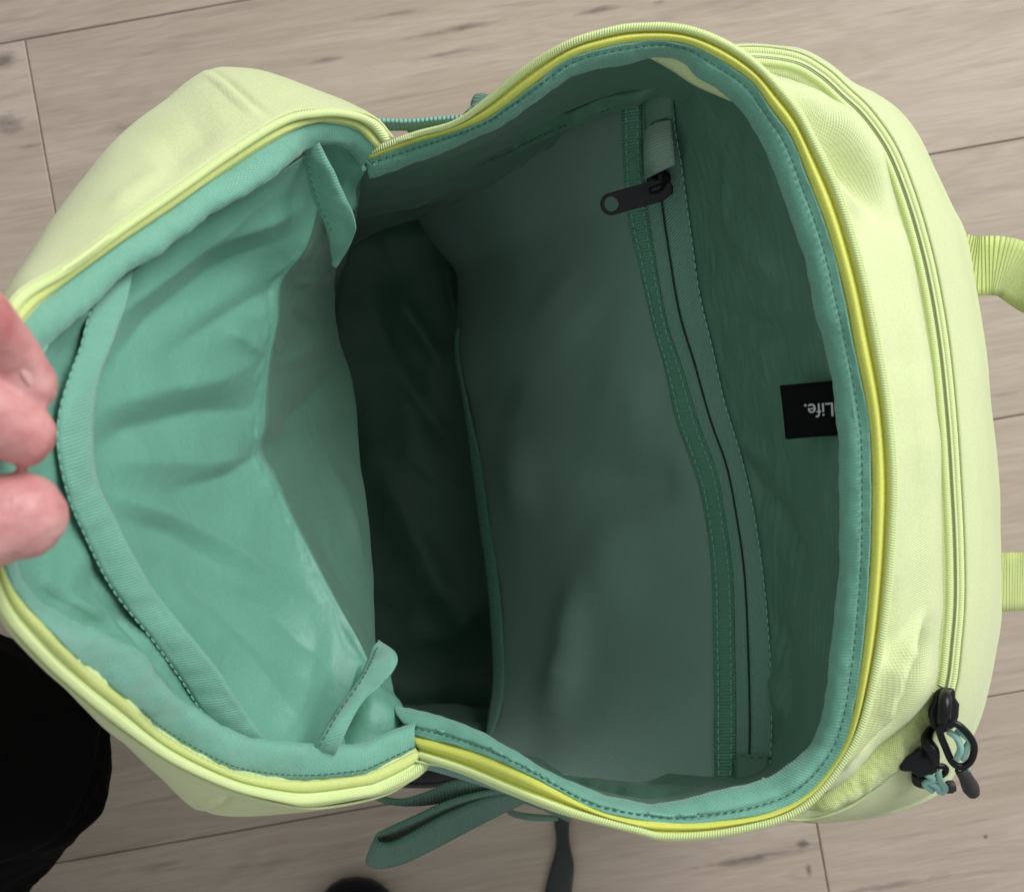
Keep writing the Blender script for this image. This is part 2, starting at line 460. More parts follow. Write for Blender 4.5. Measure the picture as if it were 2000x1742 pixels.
    for (mx_, my_, la, lb, st) in MARKS:
        p = P(mx_, my_, 0); mu, mv = p.dot(ux), p.dot(uy)
        da = mathn(nt, 'DIVIDE', mathn(nt, 'SUBTRACT', sepu.outputs[0], mu), la * 0.000377)
        db = mathn(nt, 'DIVIDE', mathn(nt, 'SUBTRACT', sepu.outputs[1], mv), lb * 0.000377)
        rr = mathn(nt, 'SQRT', mathn(nt, 'ADD', mathn(nt, 'MULTIPLY', da, da), mathn(nt, 'MULTIPLY', db, db)))
        rr = mathn(nt, 'ADD', rr, mathn(nt, 'MULTIPLY_ADD', wob, 2.4, -1.2))
        k_ = mathn(nt, 'MULTIPLY', mathn(nt, 'MAXIMUM', mathn(nt, 'SUBTRACT', 1.0, rr), 0.0), st)
        tot = k_ if tot is None else mathn(nt, 'MAXIMUM', tot, k_)
    m3 = nt.nodes.new('ShaderNodeMix'); m3.data_type = 'RGBA'
    lk(nt, mathn(nt, 'MINIMUM', tot, 0.8), m3.inputs[0]); lk(nt, m2.outputs[2], m3.inputs[6]); m3.inputs[7].default_value = (0.12, 0.095, 0.085, 1)
    m2 = m3
    hs = nt.nodes.new('ShaderNodeHueSaturation'); lk(nt, m2.outputs[2], hs.inputs['Color'])
    lk(nt, mathn(nt, 'MULTIPLY_ADD', r, 0.13, 0.88), hs.inputs['Value'])
    lk(nt, hs.outputs[0], b.inputs['Base Color'])
    lk(nt, mathn(nt, 'MULTIPLY_ADD', fine, 0.25, 0.42), b.inputs['Roughness'])
    b.inputs['Specular IOR Level'].default_value = 0.35
    bp = nt.nodes.new('ShaderNodeBump'); bp.inputs['Strength'].default_value = 0.35; bp.inputs['Distance'].default_value = 0.0006
    lk(nt, mathn(nt, 'ADD', hair, fine), bp.inputs['Height']); lk(nt, bp.outputs[0], b.inputs['Normal'])
    return m
M['wood'] = wood_mat()

# ------------------------------------------------------------------ floor of planks
sub = finish('floor', [(-3, -3, -0.022), (3, -3, -0.022), (3, 3, -0.022), (-3, 3, -0.022)], [(0, 1, 2, 3)], plain('joint_dust', (0.10, 0.07, 0.055), 0.9), None, smooth=False)
tag(sub, 'limed oak plank floor', None, None, 'structure')
def plank(x0, x1, y0, y1):
    g = 0.0004; bz = 0.0006
    xs = (x0 + g, x1 - g); ys = (y0 + g, y1 - g)
    def q(x, y, z): return ux * x + uy * y + Vector((0, 0, z))
    v = []; uvs = []
    for (ins, z) in ((0, -0.02), (0, -bz), (bz * 1.2, 0.0)):
        for (x, y) in ((xs[0] + ins, ys[0] + ins), (xs[1] - ins, ys[0] + ins), (xs[1] - ins, ys[1] - ins), (xs[0] + ins, ys[1] - ins)):
            v.append(q(x, y, z)); uvs.append((x, y))
    f = [(8, 9, 10, 11)]
    for r in (0, 4):
        for k in range(4):
            f.append((r + k, r + (k + 1) % 4, r + 4 + (k + 1) % 4, r + 4 + k))
    return finish('plank', v, f, M['wood'], sub, uvs, smooth=False)
a = P(0, 86, 0); yl = a.dot(uy)             # first long joint in view
j1 = P(48, 80, 0).dot(ux); j2 = P(1606, 1670, 0).dot(ux)
for row in range(-6, 7):
    yt = yl - row * PW
    off = {0: j1, 3: j2, -1: j1 + 0.9, 1: j1 - 0.42, 2: j1 + 1.02}.get(row, random.uniform(-1, 1))
    ln = 1.45; x = off - ln * 2
    while x < 2.0:
        if x + ln > -2.0: plank(x, x + ln, yt - PW, yt)
        x += ln

# ------------------------------------------------------------------ backpack
bag = empty('backpack', (0.06, 0, 0))
tag(bag, 'lime green backpack standing unzipped on the plank floor, mint lining showing', 'backpack')
bag.location = (0, 0, 0)

# --- rim of the main mouth, top-left round the right to bottom-left
def zr(px, py):
    t = max(0.0, min(1.0, (px - 740) / 420)); t = t * t * (3 - 2 * t)
    return 0.365 + 0.055 * t
def Z3(l, dz=0.0): return [(x, y, zr(x, y) + dz) for x, y in l]
R_out = [(720, 298), (807, 264), (888, 241), (951, 196), (1028, 133), (1105, 87), (1175, 63), (1245, 51), (1350, 58), (1454, 107), (1545, 196), (1590, 273), (1636, 367),
         (1676, 490), (1705, 610), (1734, 770), (1748, 910), (1747, 1015), (1737, 1150), (1720, 1272), (1688, 1405), (1650, 1482), (1597, 1552), (1545, 1592), (1475, 1615),
         (1387, 1632), (1300, 1636), (1245, 1622), (1105, 1587), (1000, 1548), (912, 1510), (825, 1480)]
R_tape = [(716, 314), (807, 282), (940, 241), (1035, 175), (1105, 122), (1175, 98), (1262, 84), (1352, 94), (1457, 154), (1503, 213), (1545, 272), (1576, 350),
          (1615, 455), (1648, 580), (1667, 682), (1692, 805), (1700, 910), (1699, 1050), (1694, 1150), (1681, 1290), (1660, 1412), (1632, 1482), (1573, 1552), (1496, 1587),
          (1405, 1601), (1310, 1603), (1175, 1583), (1035, 1510), (912, 1461), (800, 1432)]
R_in = [(720, 345), (807, 318), (930, 266), (1000, 228), (1087, 168), (1140, 138), (1215, 124), (1273, 108), (1328, 115), (1370, 150), (1415, 180), (1468, 238), (1510, 325),
        (1545, 420), (1573, 507), (1592, 600), (1615, 675), (1629, 752), (1641, 857), (1641, 945), (1643, 1050), (1640, 1140), (1622, 1307), (1601, 1422), (1552, 1492), (1489, 1527),
        (1433, 1541), (1300, 1572), (1245, 1569), (1140, 1541), (1052, 1499), (947, 1436), (846, 1398), (770, 1382)]
NR = 260
ro = resample(W(Z3(R_out, 0.002)), NR); rt = resample(W(Z3(R_tape, 0.001)), NR); ri = resample(W(Z3(R_in, -0.009)), NR)
def mix(a, b, f, dz=0.0): return [p.lerp(q, f) + Vector((0, 0, dz)) for p, q in zip(a, b)]
rim_tape = loft('rim_zipper_tape', [ro, mix(ro, rt, 0.20, 0.0022), mix(ro, rt, 0.36, -0.0006), mix(ro, rt, 0.42, 0.0), mix(ro, rt, 0.7, 0.0022), mix(rt, ri, 0.05, -0.003)], NR, 16, M['lemon'], bag, world=True, thick=0.001)
coil_mid = resample(mix(ro, rt, 0.17, 0.0022), 640)
boxes_along('zipper_teeth', coil_mid, (0.0012, 0.0031, 0.0011), M['coil'], rim_tape, lift=-0.0003, roll=0.25)
coil_edge = resample(mix(ro, rt, 0.02, 0.0012), 640)
boxes_along('zipper_teeth', coil_edge, (0.0013, 0.0022, 0.0012), M['coil'], rim_tape, lift=-0.0004)
# the seam line between coil and tape
sl = mix(ro, rt, 0.385, 0.0002)
bd = folds([], 0.0022, 60, 3.0)
def binding_sculpt(px, py, co):
    return 0.0010 * noise.noise(co * 70) + 0.0005 * noise.noise(co * 190 + Vector((3, 1, 2)))
FADE[0] = 0.0
rim_bind = loft('rim_binding', [mix(rt, ri, 0.0, 0.0002), mix(rt, ri, 0.14, 0.0004), mix(rt, ri, 0.34, 0.0010), mix(rt, ri, 0.46, 0.0026), mix(rt, ri, 0.75, 0.0032), mix(rt, ri, 0.95, 0.001), mix(rt, ri, 1.0, -0.003), mix(rt, ri, 0.92, -0.006)],
                NR * 2, 20, M['binding'], bag, world=True, thick=0.0008, sculpt=binding_sculpt)
stitches('stitching', mix(rt, ri, 0.31, 0.0016), M['darkthread'], rim_bind, pitch=0.0034, world=True, lift=0.0007)

FADE[0] = 0.12
# --- outer shell under the rim, down to the floor
def ring(l): return W(l)
shell0 = W(Z3([(720, 300), (888, 243), (1028, 135), (1245, 54), (1350, 61), (1454, 110), (1545, 199), (1634, 367), (1702, 610), (1744, 900), (1735, 1150), (1686, 1405), (1594, 1550), (1475, 1612), (1300, 1632), (1105, 1583), (912, 1506), (760, 1456)], -0.002)) + W([(670, 1290, 0.27), (600, 900, 0.23), (590, 600, 0.24), (620, 400, 0.30)])
foot_xy = [(-0.10, 0.165), (-0.05, 0.175), (0.0, 0.178), (0.06, 0.175), (0.10, 0.172), (0.13, 0.165), (0.16, 0.15), (0.18, 0.10), (0.185, 0.05), (0.185, 0.0), (0.185, -0.06), (0.18, -0.11), (0.16, -0.16), (0.12, -0.185), (0.07, -0.19), (0.02, -0.192), (-0.05, -0.19), (-0.10, -0.185), (-0.14, -0.15), (-0.145, 0.0), (-0.145, 0.07), (-0.14, 0.14)]
shell2 = [Vector((x, y, 0.004)) for x, y in foot_xy]
shell1 = [a.lerp(b, 0.6) for a, b in zip(shell0, shell2)]
for k, p in enumerate(shell1):
    p.y *= 1.05
loft('body_shell', [shell0, shell1, [p.lerp(q, 0.9) for p, q in zip(shell1, shell2)], shell2], 140, 30, M['lime'], bag, index=True, closed=True, world=True, thick=0.001,
     sculpt=folds([], 0.002, 18, 5))
base = [p * 1.0 for p in shell2]
finish('base_panel', [p + Vector((0, 0, -0.002)) for p in shell2], [tuple(range(len(shell2)))], M['web'], bag, smooth=False, thick=0.001)

# --- front compartment: panel from the rim to the pocket zipper
zip2 = [(1385, 130), (1450, 112), (1545, 121), (1601, 150), (1643, 188), (1685, 228), (1730, 292), (1762, 367), (1790, 455), (1813, 550), (1834, 675), (1849, 822), (1858, 962), (1863, 1067), (1864, 1170), (1858, 1250), (1846, 1342), (1815, 1400), (1770, 1455), (1710, 1508), (1640, 1558), (1560, 1578), (1480, 1560)]
def zz(px, py, base):
    # the compartment falls away to both ends
    return base
def off_px(curve, d):
    out = []
    for i, (x, y) in enumerate(curve):
        a = curve[max(i - 1, 0)]; b = curve[min(i + 1, len(curve) - 1)]
        tx, ty = b[0] - a[0], b[1] - a[1]; l = math.hypot(tx, ty)
        out.append((x + ty / l * d, y - tx / l * d))   # right of travel in image = outward
    return out
def zc(l, zmid, zend):
    n = len(l); out = []
    for i, (x, y) in enumerate(l):
        t = max(0.0, math.sin(math.pi * i / (n - 1))) ** 0.6
        out.append((x, y, zend + (zmid - zend) * t))
    return out
rout_r = [(1454, 107), (1545, 196), (1590, 273), (1636, 367), (1676, 490), (1705, 610), (1734, 770), (1748, 910), (1747, 1015), (1737, 1150), (1720, 1272), (1688, 1405), (1650, 1482), (1597, 1552), (1545, 1592), (1510, 1605)]
A0 = resample(W(Z3(off_px(rout_r, -6), -0.003)), 120)
z2in = resample(W(zc(off_px(zip2, -26), 0.376, 0.392)), 120)
def bulge(c, d):
    n = len(c); return [p + Vector((0, 0, d * math.sin(math.pi * i / (n - 1)) ** 0.7 if 0 < i < n - 1 else 0)) for i, p in enumerate(c)]
A1 = bulge(mix(A0, z2in, 0.35), 0.0045); A2 = bulge(mix(A0, z2in, 0.75), 0.012); A3 = bulge(mix(A0, z2in, 0.95), 0.006); A4 = mix(z2in, A0, -0.02, -0.006)
fA = folds([([(1530, 150), (1600, 235), (1655, 315), (1722, 420)], 30, -0.016),
            ([(1560, 140), (1640, 215), (1700, 300), (1748, 420)], 16, 0.006),
            ([(1620, 330), (1680, 430)], 22, 0.004),
            ([(1800, 1205), (1765, 1260), (1735, 1310), (1700, 1400), (1650, 1490)], 11, 0.0135),
            ([(1805, 1225), (1770, 1310), (1735, 1400), (1690, 1480)], 26, -0.015),
            ([(1738, 1130), (1728, 1300)], 16, -0.004),
            ([(1785, 700), (1795, 950)], 40, 0.002)], 0.0012, 22, 1, crisp=0.5)
loft('front_panel', [A0, A1, A2, A3, A4], 200, 60, M['lime'], bag, world=True, thick=0.0012, sculpt=fA)
# zipper tape of the pocket
zc_mid = W(zc(zip2, 0.372, 0.385))
zt_in = resample(W(zc(off_px(zip2, -44), 0.370, 0.382)), 200); zt_c = resample(zc_mid, 200); zt_out = resample(W(zc(off_px(zip2, 27), 0.3655, 0.380)), 200)
ptape = loft('pocket_zipper_tape', [zt_in, mix(zt_in, zt_c, 0.72, 0.0014), mix(zt_in, zt_c, 0.97, 0.0006), mix(zt_c, zt_out, 0.04, 0.0006), mix(zt_c, zt_out, 0.4, 0.0014), zt_out], 200, 12, M['lime'], bag, world=True, thick=0.001)
NT = 420
zc_d = resample(mix(zt_c, zt_out, 0.0, 0.0), NT)
lim = [i for i, p in enumerate(zc_d) if PX(p)[1] > 1350]
cut = min(lim) if lim else NT
for (f, s) in ((-0.25, 1), (0.36, -1)):
    base_c = mix(zt_c, zt_out, f, 0.0013) if f > 0 else mix(zt_c, zt_in, -f, 0.0013)
    pts = resample(base_c, NT)[:cut]
    boxes_along('zipper_teeth', pts, (0.0016, 0.0032, 0.0010), M['coil'], ptape, lift=-0.0002, roll=0.2 * s)
gapc = resample(mix(zt_c, zt_out, 0.0, 0.0014), NT)[:cut]
ribbon('zipper_gap', mix(gapc, gapc, 0, 0.0), [p + Vector((0.0008, 0.0002, 0)) for p in gapc], 200, 2, M['zipline'], ptape, world=True, thick=0.0004)

# front pocket bulging outwards to the silhouette, then down to the floor
sil = [(1385, 135), (1455, 112), (1545, 111), (1597, 136), (1640, 166), (1695, 189), (1744, 222), (1783, 273), (1818, 343), (1849, 409), (1874, 462), (1893, 560), (1916, 700), (1926, 805), (1935, 910), (1940, 1015), (1944, 1130), (1943, 1200), (1930, 1279), (1909, 1377), (1885, 1440), (1850, 1515), (1811, 1552), (1737, 1580), (1650, 1594), (1560, 1596), (1480, 1560)]
B0 = resample(W(zc(off_px(zip2, 20), 0.3685, 0.3825)), 120)
B2 = resample(W(zc(sil, 0.295, 0.36)), 120)
def bulge(c, d):
    n = len(c); return [p + Vector((0, 0, d * math.sin(math.pi * i / (n - 1)) ** 0.7 if 0 < i < n - 1 else 0)) for i, p in enumerate(c)]
B1 = bulge(mix(B0, B2, 0.45), 0.014)
B1b = bulge(mix(B0, B2, 0.85), 0.008)
def lower(c, z, sx):
    return [Vector((p.x * sx, p.y * (0.98 if z > .1 else 1.0), z)) for p in c]
B3 = [p + Vector((-0.004, 0, -0.06)) for p in B2]; B4 = lower(B2, 0.10, 0.97); B5 = lower(B2, 0.006, 0.80)
for l in (B4, B5):
    for p in l: p.y = max(-0.185, min(0.17, p.y))
fB = folds([([(1880, 760), (1895, 900), (1902, 1100), (1895, 1200)], 12, -0.002),
            ([(1850, 560), (1872, 700)], 12, -0.001)], 0.0009, 20, 9)
loft('front_pocket', [B0, B1, B1b, B2, B3, B4, B5], 200, 70, M['lime'], bag, world=True, thick=0.0012, sculpt=fB)
# brushed tape where the pocket zipper is open
ribbon('open_zipper_edge', [(1820, 1345, .378), (1783, 1385, .378), (1733, 1435, .378), (1675, 1492, .380), (1605, 1548, .383), (1530, 1570, .379)],
       [(1838, 1385, .373), (1815, 1435, .373), (1770, 1490, .374), (1710, 1540, .377), (1640, 1577, .380), (1550, 1590, .376)], 160, 10, M['pile'], bag, bulge=0.003, sculpt=folds([], 0.0016, 150, 2))

# --- inside of the mouth: lining shell
L0 = [(722, 330, .355), (850, 300, .37), (930, 258, .385), (1087, 150, .408), (1228, 100, .412), (1370, 130, .412), (1478, 215, .412), (1558, 400, .412), (1612, 600, .412), (1655, 820, .412), (1658, 1050, .412), (1640, 1290, .412), (1575, 1490, .412), (1433, 1565, .412), (1245, 1585, .408), (1052, 1520, .395), (900, 1440, .375), (780, 1400, .36), (690, 1290, .27), (620, 900, .235), (610, 600, .245), (640, 400, .30)]
bot = [(-0.085, .150), (-0.06, .155), (-.03, .158), (0, .16), (.03, .16), (.06, .158), (.085, .15), (.095, .11), (.1, .07), (.1, 0), (.1, -.06), (.095, -.11), (.085, -.165), (.05, -.175), (.02, -.178), (-.02, -.178), (-.05, -.178), (-.085, -.175), (-.125, -.14), (-.13, -.01), (-.13, .06), (-.12, .13)]
l0 = W([(x, y, z - 0.006) for x, y, z in L0]); l3 = [Vector((x, y, 0.03)) for x, y in bot]
l1 = [a.lerp(b, 0.3) for a, b in zip(l0, l3)]; l2 = [a.lerp(b, 0.7) for a, b in zip(l0, l3)]
for k in range(12, 18):
    l1[k].y -= 0.008; l2[k].y -= 0.006
cen = Vector((-0.01, -0.008, 0.028)); l4 = [p.lerp(cen, 0.5) for p in l3]; l5 = [p.lerp(cen, 0.98) for p in l3]
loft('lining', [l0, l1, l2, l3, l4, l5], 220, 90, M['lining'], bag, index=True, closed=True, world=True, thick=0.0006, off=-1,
     sculpt=folds([([(700, 560), (800, 760), (905, 900)], 26, -0.006), ([(760, 560), (870, 720)], 20, 0.006), ([(740, 900), (860, 1150), (940, 1260)], 30, 0.006), ([(860, 480), (895, 640)], 12, 0.004)], 0.005, 16, 11, (), 0.002, 20, 0.5))

# --- zip pocket on the right wall
T1 = [(1214, 186, .335), (1217, 315, .322), (1224, 413, .312), (1250, 530, .305), (1275, 640, .300), (1297, 717, .298), (1318, 815, .297), (1343, 885, .297), (1366, 955, .298), (1380, 1032, .300), (1390, 1130, .304), (1394, 1342, .317), (1394, 1447, .327), (1397, 1545, .338), (1400, 1590, .344)]
T2 = [(1252, 180, .340), (1254, 315, .327), (1261, 380, .318), (1272, 465, .313), (1300, 625, .308), (1333, 725, .306), (1368, 838, .306), (1401, 927, .307), (1419, 1032, .309), (1432, 1140, .312), (1435, 1307, .322), (1436, 1447, .334), (1432, 1545, .343), (1434, 1590, .349)]
ZC = [(1288, 330, .330), (1294, 385, .322), (1304, 490, .316), (1324, 620, .312), (1340, 672, .311), (1370, 784, .311), (1401, 875, .311), (1429, 980, .313), (1447, 1085, .316), (1456, 1180, .318), (1463, 1307, .326), (1463, 1412, .333), (1457, 1470, .339)]
SS = [(1314, 160, .350), (1317, 245, .343), (1329, 315, .337), (1338, 380, .332), (1352, 480, .328), (1366, 575, .326), (1391, 682, .325), (1415, 787, .325), (1447, 892, .325), (1471, 997, .327), (1490, 1125, .329), (1503, 1272, .336), (1507, 1412, .344), (1501, 1525, .352)]
def dz(c, d): return [(x, y, z + d) for x, y, z in c]
t1 = resample(W(T1), 160); t2 = resample(W(T2), 160); s_ = resample(W(SS), 160)
# upper wall lining between the stitched line and the mouth rim
RW = [(1345, 118, .405), (1420, 165, .408), (1478, 230, .410), (1520, 315, .410), (1556, 420, .410), (1584, 507, .410), (1604, 600, .410), (1627, 675, .410), (1641, 752, .410), (1652, 857, .410), (1652, 945, .410), (1654, 1050, .410), (1651, 1140, .410), (1633, 1307, .410), (1612, 1422, .409), (1560, 1500, .407), (1500, 1540, .402)]
rw = resample(W([(x, y, z - 0.007) for x, y, z in RW]), 160)
fW = folds([([(1390, 600), (1480, 640), (1580, 640)], 22, -0.003), ([(1440, 900), (1520, 1000), (1600, 1150)], 22, -0.004), ([(1420, 830), (1500, 900)], 18, 0.003), ([(1500, 1180), (1560, 1300), (1580, 1400)], 20, -0.005),
            ([(1510, 1300), (1540, 1420)], 16, 0.004), ([(1400, 400), (1520, 560)], 30, 0.003)], 0.0016, 30, 4, (), 0.0008, 30)
fW0 = fW
def fW(px, py, co):
    return fW0(px, py, co) + 0.00020 * noise.noise(Vector((co.x * 420, co.y * 28, co.z * 420))) * 2
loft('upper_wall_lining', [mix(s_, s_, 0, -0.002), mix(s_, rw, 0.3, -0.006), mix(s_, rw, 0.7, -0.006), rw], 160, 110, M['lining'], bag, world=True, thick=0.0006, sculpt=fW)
# strip with the zipper
zt = resample(W(SS), 160)
pz = loft('inner_zipper_tape', [mix(t1, t2, 0.9, -0.0016), mix(t2, s_, 0.3, -0.0008), mix(t2, s_, 0.75, -0.0002), s_], 160, 14, M['ziptape'], bag, world=True, thick=0.0007)
zcw = resample(mix(t2, s_, 0.36, 0.0016)[20:151], 150)
ribbon('zipper_gap', zcw, [p + Vector((0.0009, 0.0003, 0)) for p in zcw], 150, 2, M['gap'], pz, world=True, thick=0.0003)
stitches('stitching', mix(s_, s_, 0, 0.0006), M['thread'], pz, world=True, pitch=0.0042, ln=0.003, wd=0.0008)
# covering patches at both ends of the zipper
ribbon('zipper_end_patch', [(1255, 186, .345), (1259, 250, .341), (1262, 246, .340)], [(1312, 160, .354), (1316, 205, .350), (1318, 232, .348)], 20, 8, M['lining'], bag, bulge=0.001)
ribbon('zipper_end_patch', [(1434, 1470, .341), (1433, 1545, .346)], [(1503, 1476, .350), (1500, 1545, .354)], 20, 8, M['lining'], bag, bulge=0.001)
stitches('stitching', [(1260, 250, .345), (1290, 236, .348), (1316, 228, .351)], M['darkthread'], pz, pitch=0.003)
stitches('stitching', [(1436, 1468, .345), (1460, 1478, .348), (1503, 1478, .353)], M['darkthread'], pz, pitch=0.003)
# grosgrain tape along the panel edge
tp = loft('grosgrain_tape', [t1, mix(t1, t2, 0.5, 0.0014), t2], 260, 8, M['tape'], bag, world=True, thick=0.0009, sculpt=folds([], 0.0007, 120, 2))
stitches('stitching', mix(t1, t2, 0.2, 0.0012), M['thread'], tp, world=True, pitch=0.0040, ln=0.0028)
stitches('stitching', mix(t1, t2, 0.8, 0.0012), M['thread'], tp, world=True, pitch=0.0040, ln=0.0028)
# coated panel
Gc = [(822, 378, .112), (815, 402, .105), (835, 448, .10), (870, 495, .098), (895, 530, .097), (899, 590, .097), (894, 682, .098), (909, 770, .10), (933, 875, .105), (944, 945, .11), (961, 1085, .12), (976, 1170, .13), (982, 1260, .145), (982, 1320, .16), (974, 1391, .185), (957, 1435, .21), (940, 1478, .235)]
gl = resample(W(Gc), 160)
tt = mix(t1, t2, 0.25, -0.0016)
fP = folds([([(1130, 935), (1250, 940), (1350, 935)], 46, -0.0055), ([(900, 760), (1010, 800)], 50, -0.004), ([(1135, 1120), (1115, 1270), (1075, 1400)], 34, 0.008),
            ([(1070, 1380), (1000, 1500)], 45, -0.003), ([(1010, 840), (1015, 1020)], 34, 0.0055), ([(1200, 1000), (1190, 1220)], 60, 0.005), ([(1050, 560), (1160, 640)], 80, 0.003), ([(1150, 740), (1300, 780)], 80, 0.003)], 0.0014, 12, 6)
pan = loft('inner_panel', [tt, mix(tt, gl, 0.3, -0.004), mix(tt, gl, 0.65, 0.002), mix(tt, gl, 0.92, 0.003), gl, mix(gl, tt, -0.02, -0.006)], 180, 90, M['panel'], bag, world=True, thick=0.0008, sculpt=fP)
ribbon('edge_binding', [(893, 640, .096), (890, 690, .096), (905, 790, .10), (919, 910, .105), (933, 1015, .113), (951, 1150, .125), (960, 1272, .143), (960, 1342, .16), (953, 1392, .18), (948, 1436, .205)],
       [(897, 640, .102), (895, 690, .102), (912, 780, .106), (940, 905, .112), (955, 1015, .12), (976, 1150, .132), (984, 1272, .152), (984, 1342, .17), (976, 1392, .19), (960, 1440, .215)], 120, 5, M['tape'], bag, bulge=0.0015)
# seam band round the top of the panel and along the bottom
sb = ribbon('seam_band', [(1395, 148, .378), (1300, 158, .366), (1175, 196, .345), (1060, 240, .318), (960, 286, .288), (890, 312, .262), (850, 345, .235), (828, 385, .205)],
       [(1400, 178, .366), (1320, 178, .352), (1190, 222, .33), (1075, 268, .302), (985, 312, .270), (912, 340, .245), (870, 368, .215), (842, 402, .19)], 200, 8, M['lining'], bag, bulge=0.0025, sculpt=folds([], 0.003, 60, 8))
stitches('stitching', [(1390, 172, .371), (1310, 174, .358), (1182, 217, .336), (1068, 262, .309), (975, 307, .277), (905, 335, .252)], M['darkthread'], sb, pitch=0.0034, lift=0.002)
ribbon('seam_band', [(1450, 1548, .352), (1397, 1541, .345), (1330, 1534, .338), (1210, 1524, .32), (1087, 1508, .29), (1010, 1470, .26), (955, 1436, .235)],
       [(1450, 1580, .365), (1397, 1574, .358), (1330, 1570, .352), (1210, 1562, .335), (1087, 1545, .305), (1005, 1505, .275), (945, 1460, .25)], 120, 8, M['lining'], bag, bulge=0.002, sculpt=folds([], 0.002, 60, 8))
# lime fabric fold glimpsed under the binding at the top corner
ribbon('fabric_fold', [(1270, 106, .405), (1330, 115, .405), (1376, 148, .405), (1432, 189, .405)], [(1268, 114, .399), (1310, 138, .399), (1360, 170, .399), (1428, 199, .400)], 40, 6, M['lime'], bag, bulge=0.001)

# zipper slider, tab and garage of the inner pocket
sl = finish('inner_zipper_slider', [], [], M['black'], bag)
def prism(px_outline, z0, z1, name, mat, parent, bevel=0.0006, tilt=None):
    bm = bmesh.new()
    f = lambda x, y, z: P(x, y, z + (tilt(x, y) if tilt else 0))
    lo = [bm.verts.new(f(x, y, z0)) for x, y in px_outline]; hi = [bm.verts.new(f(x, y, z1)) for x, y in px_outline]
    n = len(lo)
    bm.faces.new(hi); bm.faces.new(lo[::-1])
    for k in range(n): bm.faces.new((lo[k], lo[(k + 1) % n], hi[(k + 1) % n], hi[k]))
    bmesh.ops.recalc_face_normals(bm, faces=bm.faces)
    me = bpy.data.meshes.new(name); bm.to_mesh(me); bm.free()
    me.materials.append(mat)
    me.polygons.foreach_set('use_smooth', [True] * len(me.polygons))
    o = bpy.data.objects.new(name, me); C.objects.link(o); o.parent = parent
    if bevel:
        b = o.modifiers.new('bevel', 'BEVEL'); b.width = bevel; b.segments = 3; b.limit_method = 'ANGLE'; b.angle_limit = math.radians(40)
    return o
bpy.data.objects.remove(sl)
slider = prism([(1262, 345), (1272, 336), (1300, 330), (1311, 342), (1309, 366), (1302, 382), (1286, 388), (1270, 382), (1264, 366)], .324, .336, 'inner_zipper_slider', M['black'], bag, 0.0015)
prism([(1283, 334), (1296, 332), (1300, 372), (1290, 378), (1284, 372)], .336, .3405, 'slider_bridge', M['black'], slider, 0.001)
def tab_with_hole(name, hole, tip, r_out, r_in, z0, z1, mat, parent, r_tip=None):
    """flat tab, round at both ends, with a hole at one end; px coordinates, hole = (x, y, z)"""
    r_tip = r_tip or r_out
    hx, hy, hz = hole; tx, ty, tz = tip
    ang0 = math.atan2(ty - hy, tx - hx); L = math.hypot(tx - hx, ty - hy); n = 56
    top = []; verts = []; faces = []
    for k in range(n):
        th = 2 * math.pi * k / n
        c, s = math.cos(th), math.sin(th)
        # support of the capsule along ray
        rr = r_out
        if c > 0:
            # straight flank or tip circle
            t_f = r_out / max(abs(s), 1e-6)
            if t_f * c <= L: rr = t_f
            else:
                b_ = L * c; disc = r_tip ** 2 - (L * s) ** 2
                rr = b_ + math.sqrt(max(disc, 0)) if disc >= 0 else t_f
        x, y = rr * c, rr * s
        def tr(x, y, zz_):
            f = max(0, min(1, x / L)); z = hz + (tz - hz) * f
            return P(hx + x * math.cos(ang0) - y * math.sin(ang0), hy + x * math.sin(ang0) + y * math.cos(ang0), z + zz_)
        verts += [tr(x, y, z1), tr(r_in * c, r_in * s * 1.1, z1), tr(r_in * c, r_in * s * 1.1, z0), tr(x, y, z0)]
    for k in range(n):
        a, b = 4 * k, 4 * ((k + 1) % n)
        for e in range(4):
            faces.append((a + e, a + (e + 1) % 4, b + (e + 1) % 4, b + e))
    o = finish(name, verts, faces, mat, parent, smooth=False)
    bv = o.modifiers.new('bevel', 'BEVEL'); bv.width = 0.0005; bv.segments = 2; bv.limit_method = 'ANGLE'; bv.angle_limit = math.radians(50)
    return o
tab_with_hole('pull_tab', (1194, 399, .345), (1294, 371, .345), 22, 13.5, -.0014, .0014, M['black'], slider)
tube('tab_pin', [P(1270, 372, .3475), P(1288, 366, .3485), P(1300, 356, .3465)], [0.0016, 0.0019, 0.0012], 8, 8, M['black'], slider)
ribbon('zipper_garage', [(1258, 258, .336), (1256, 300, .337), (1257, 352, .331)], [(1310, 234, .348), (1314, 275, .350), (1319, 322, .346)], 30, 12, M['garage'], bag, bulge=0.004, thick=0.0012)

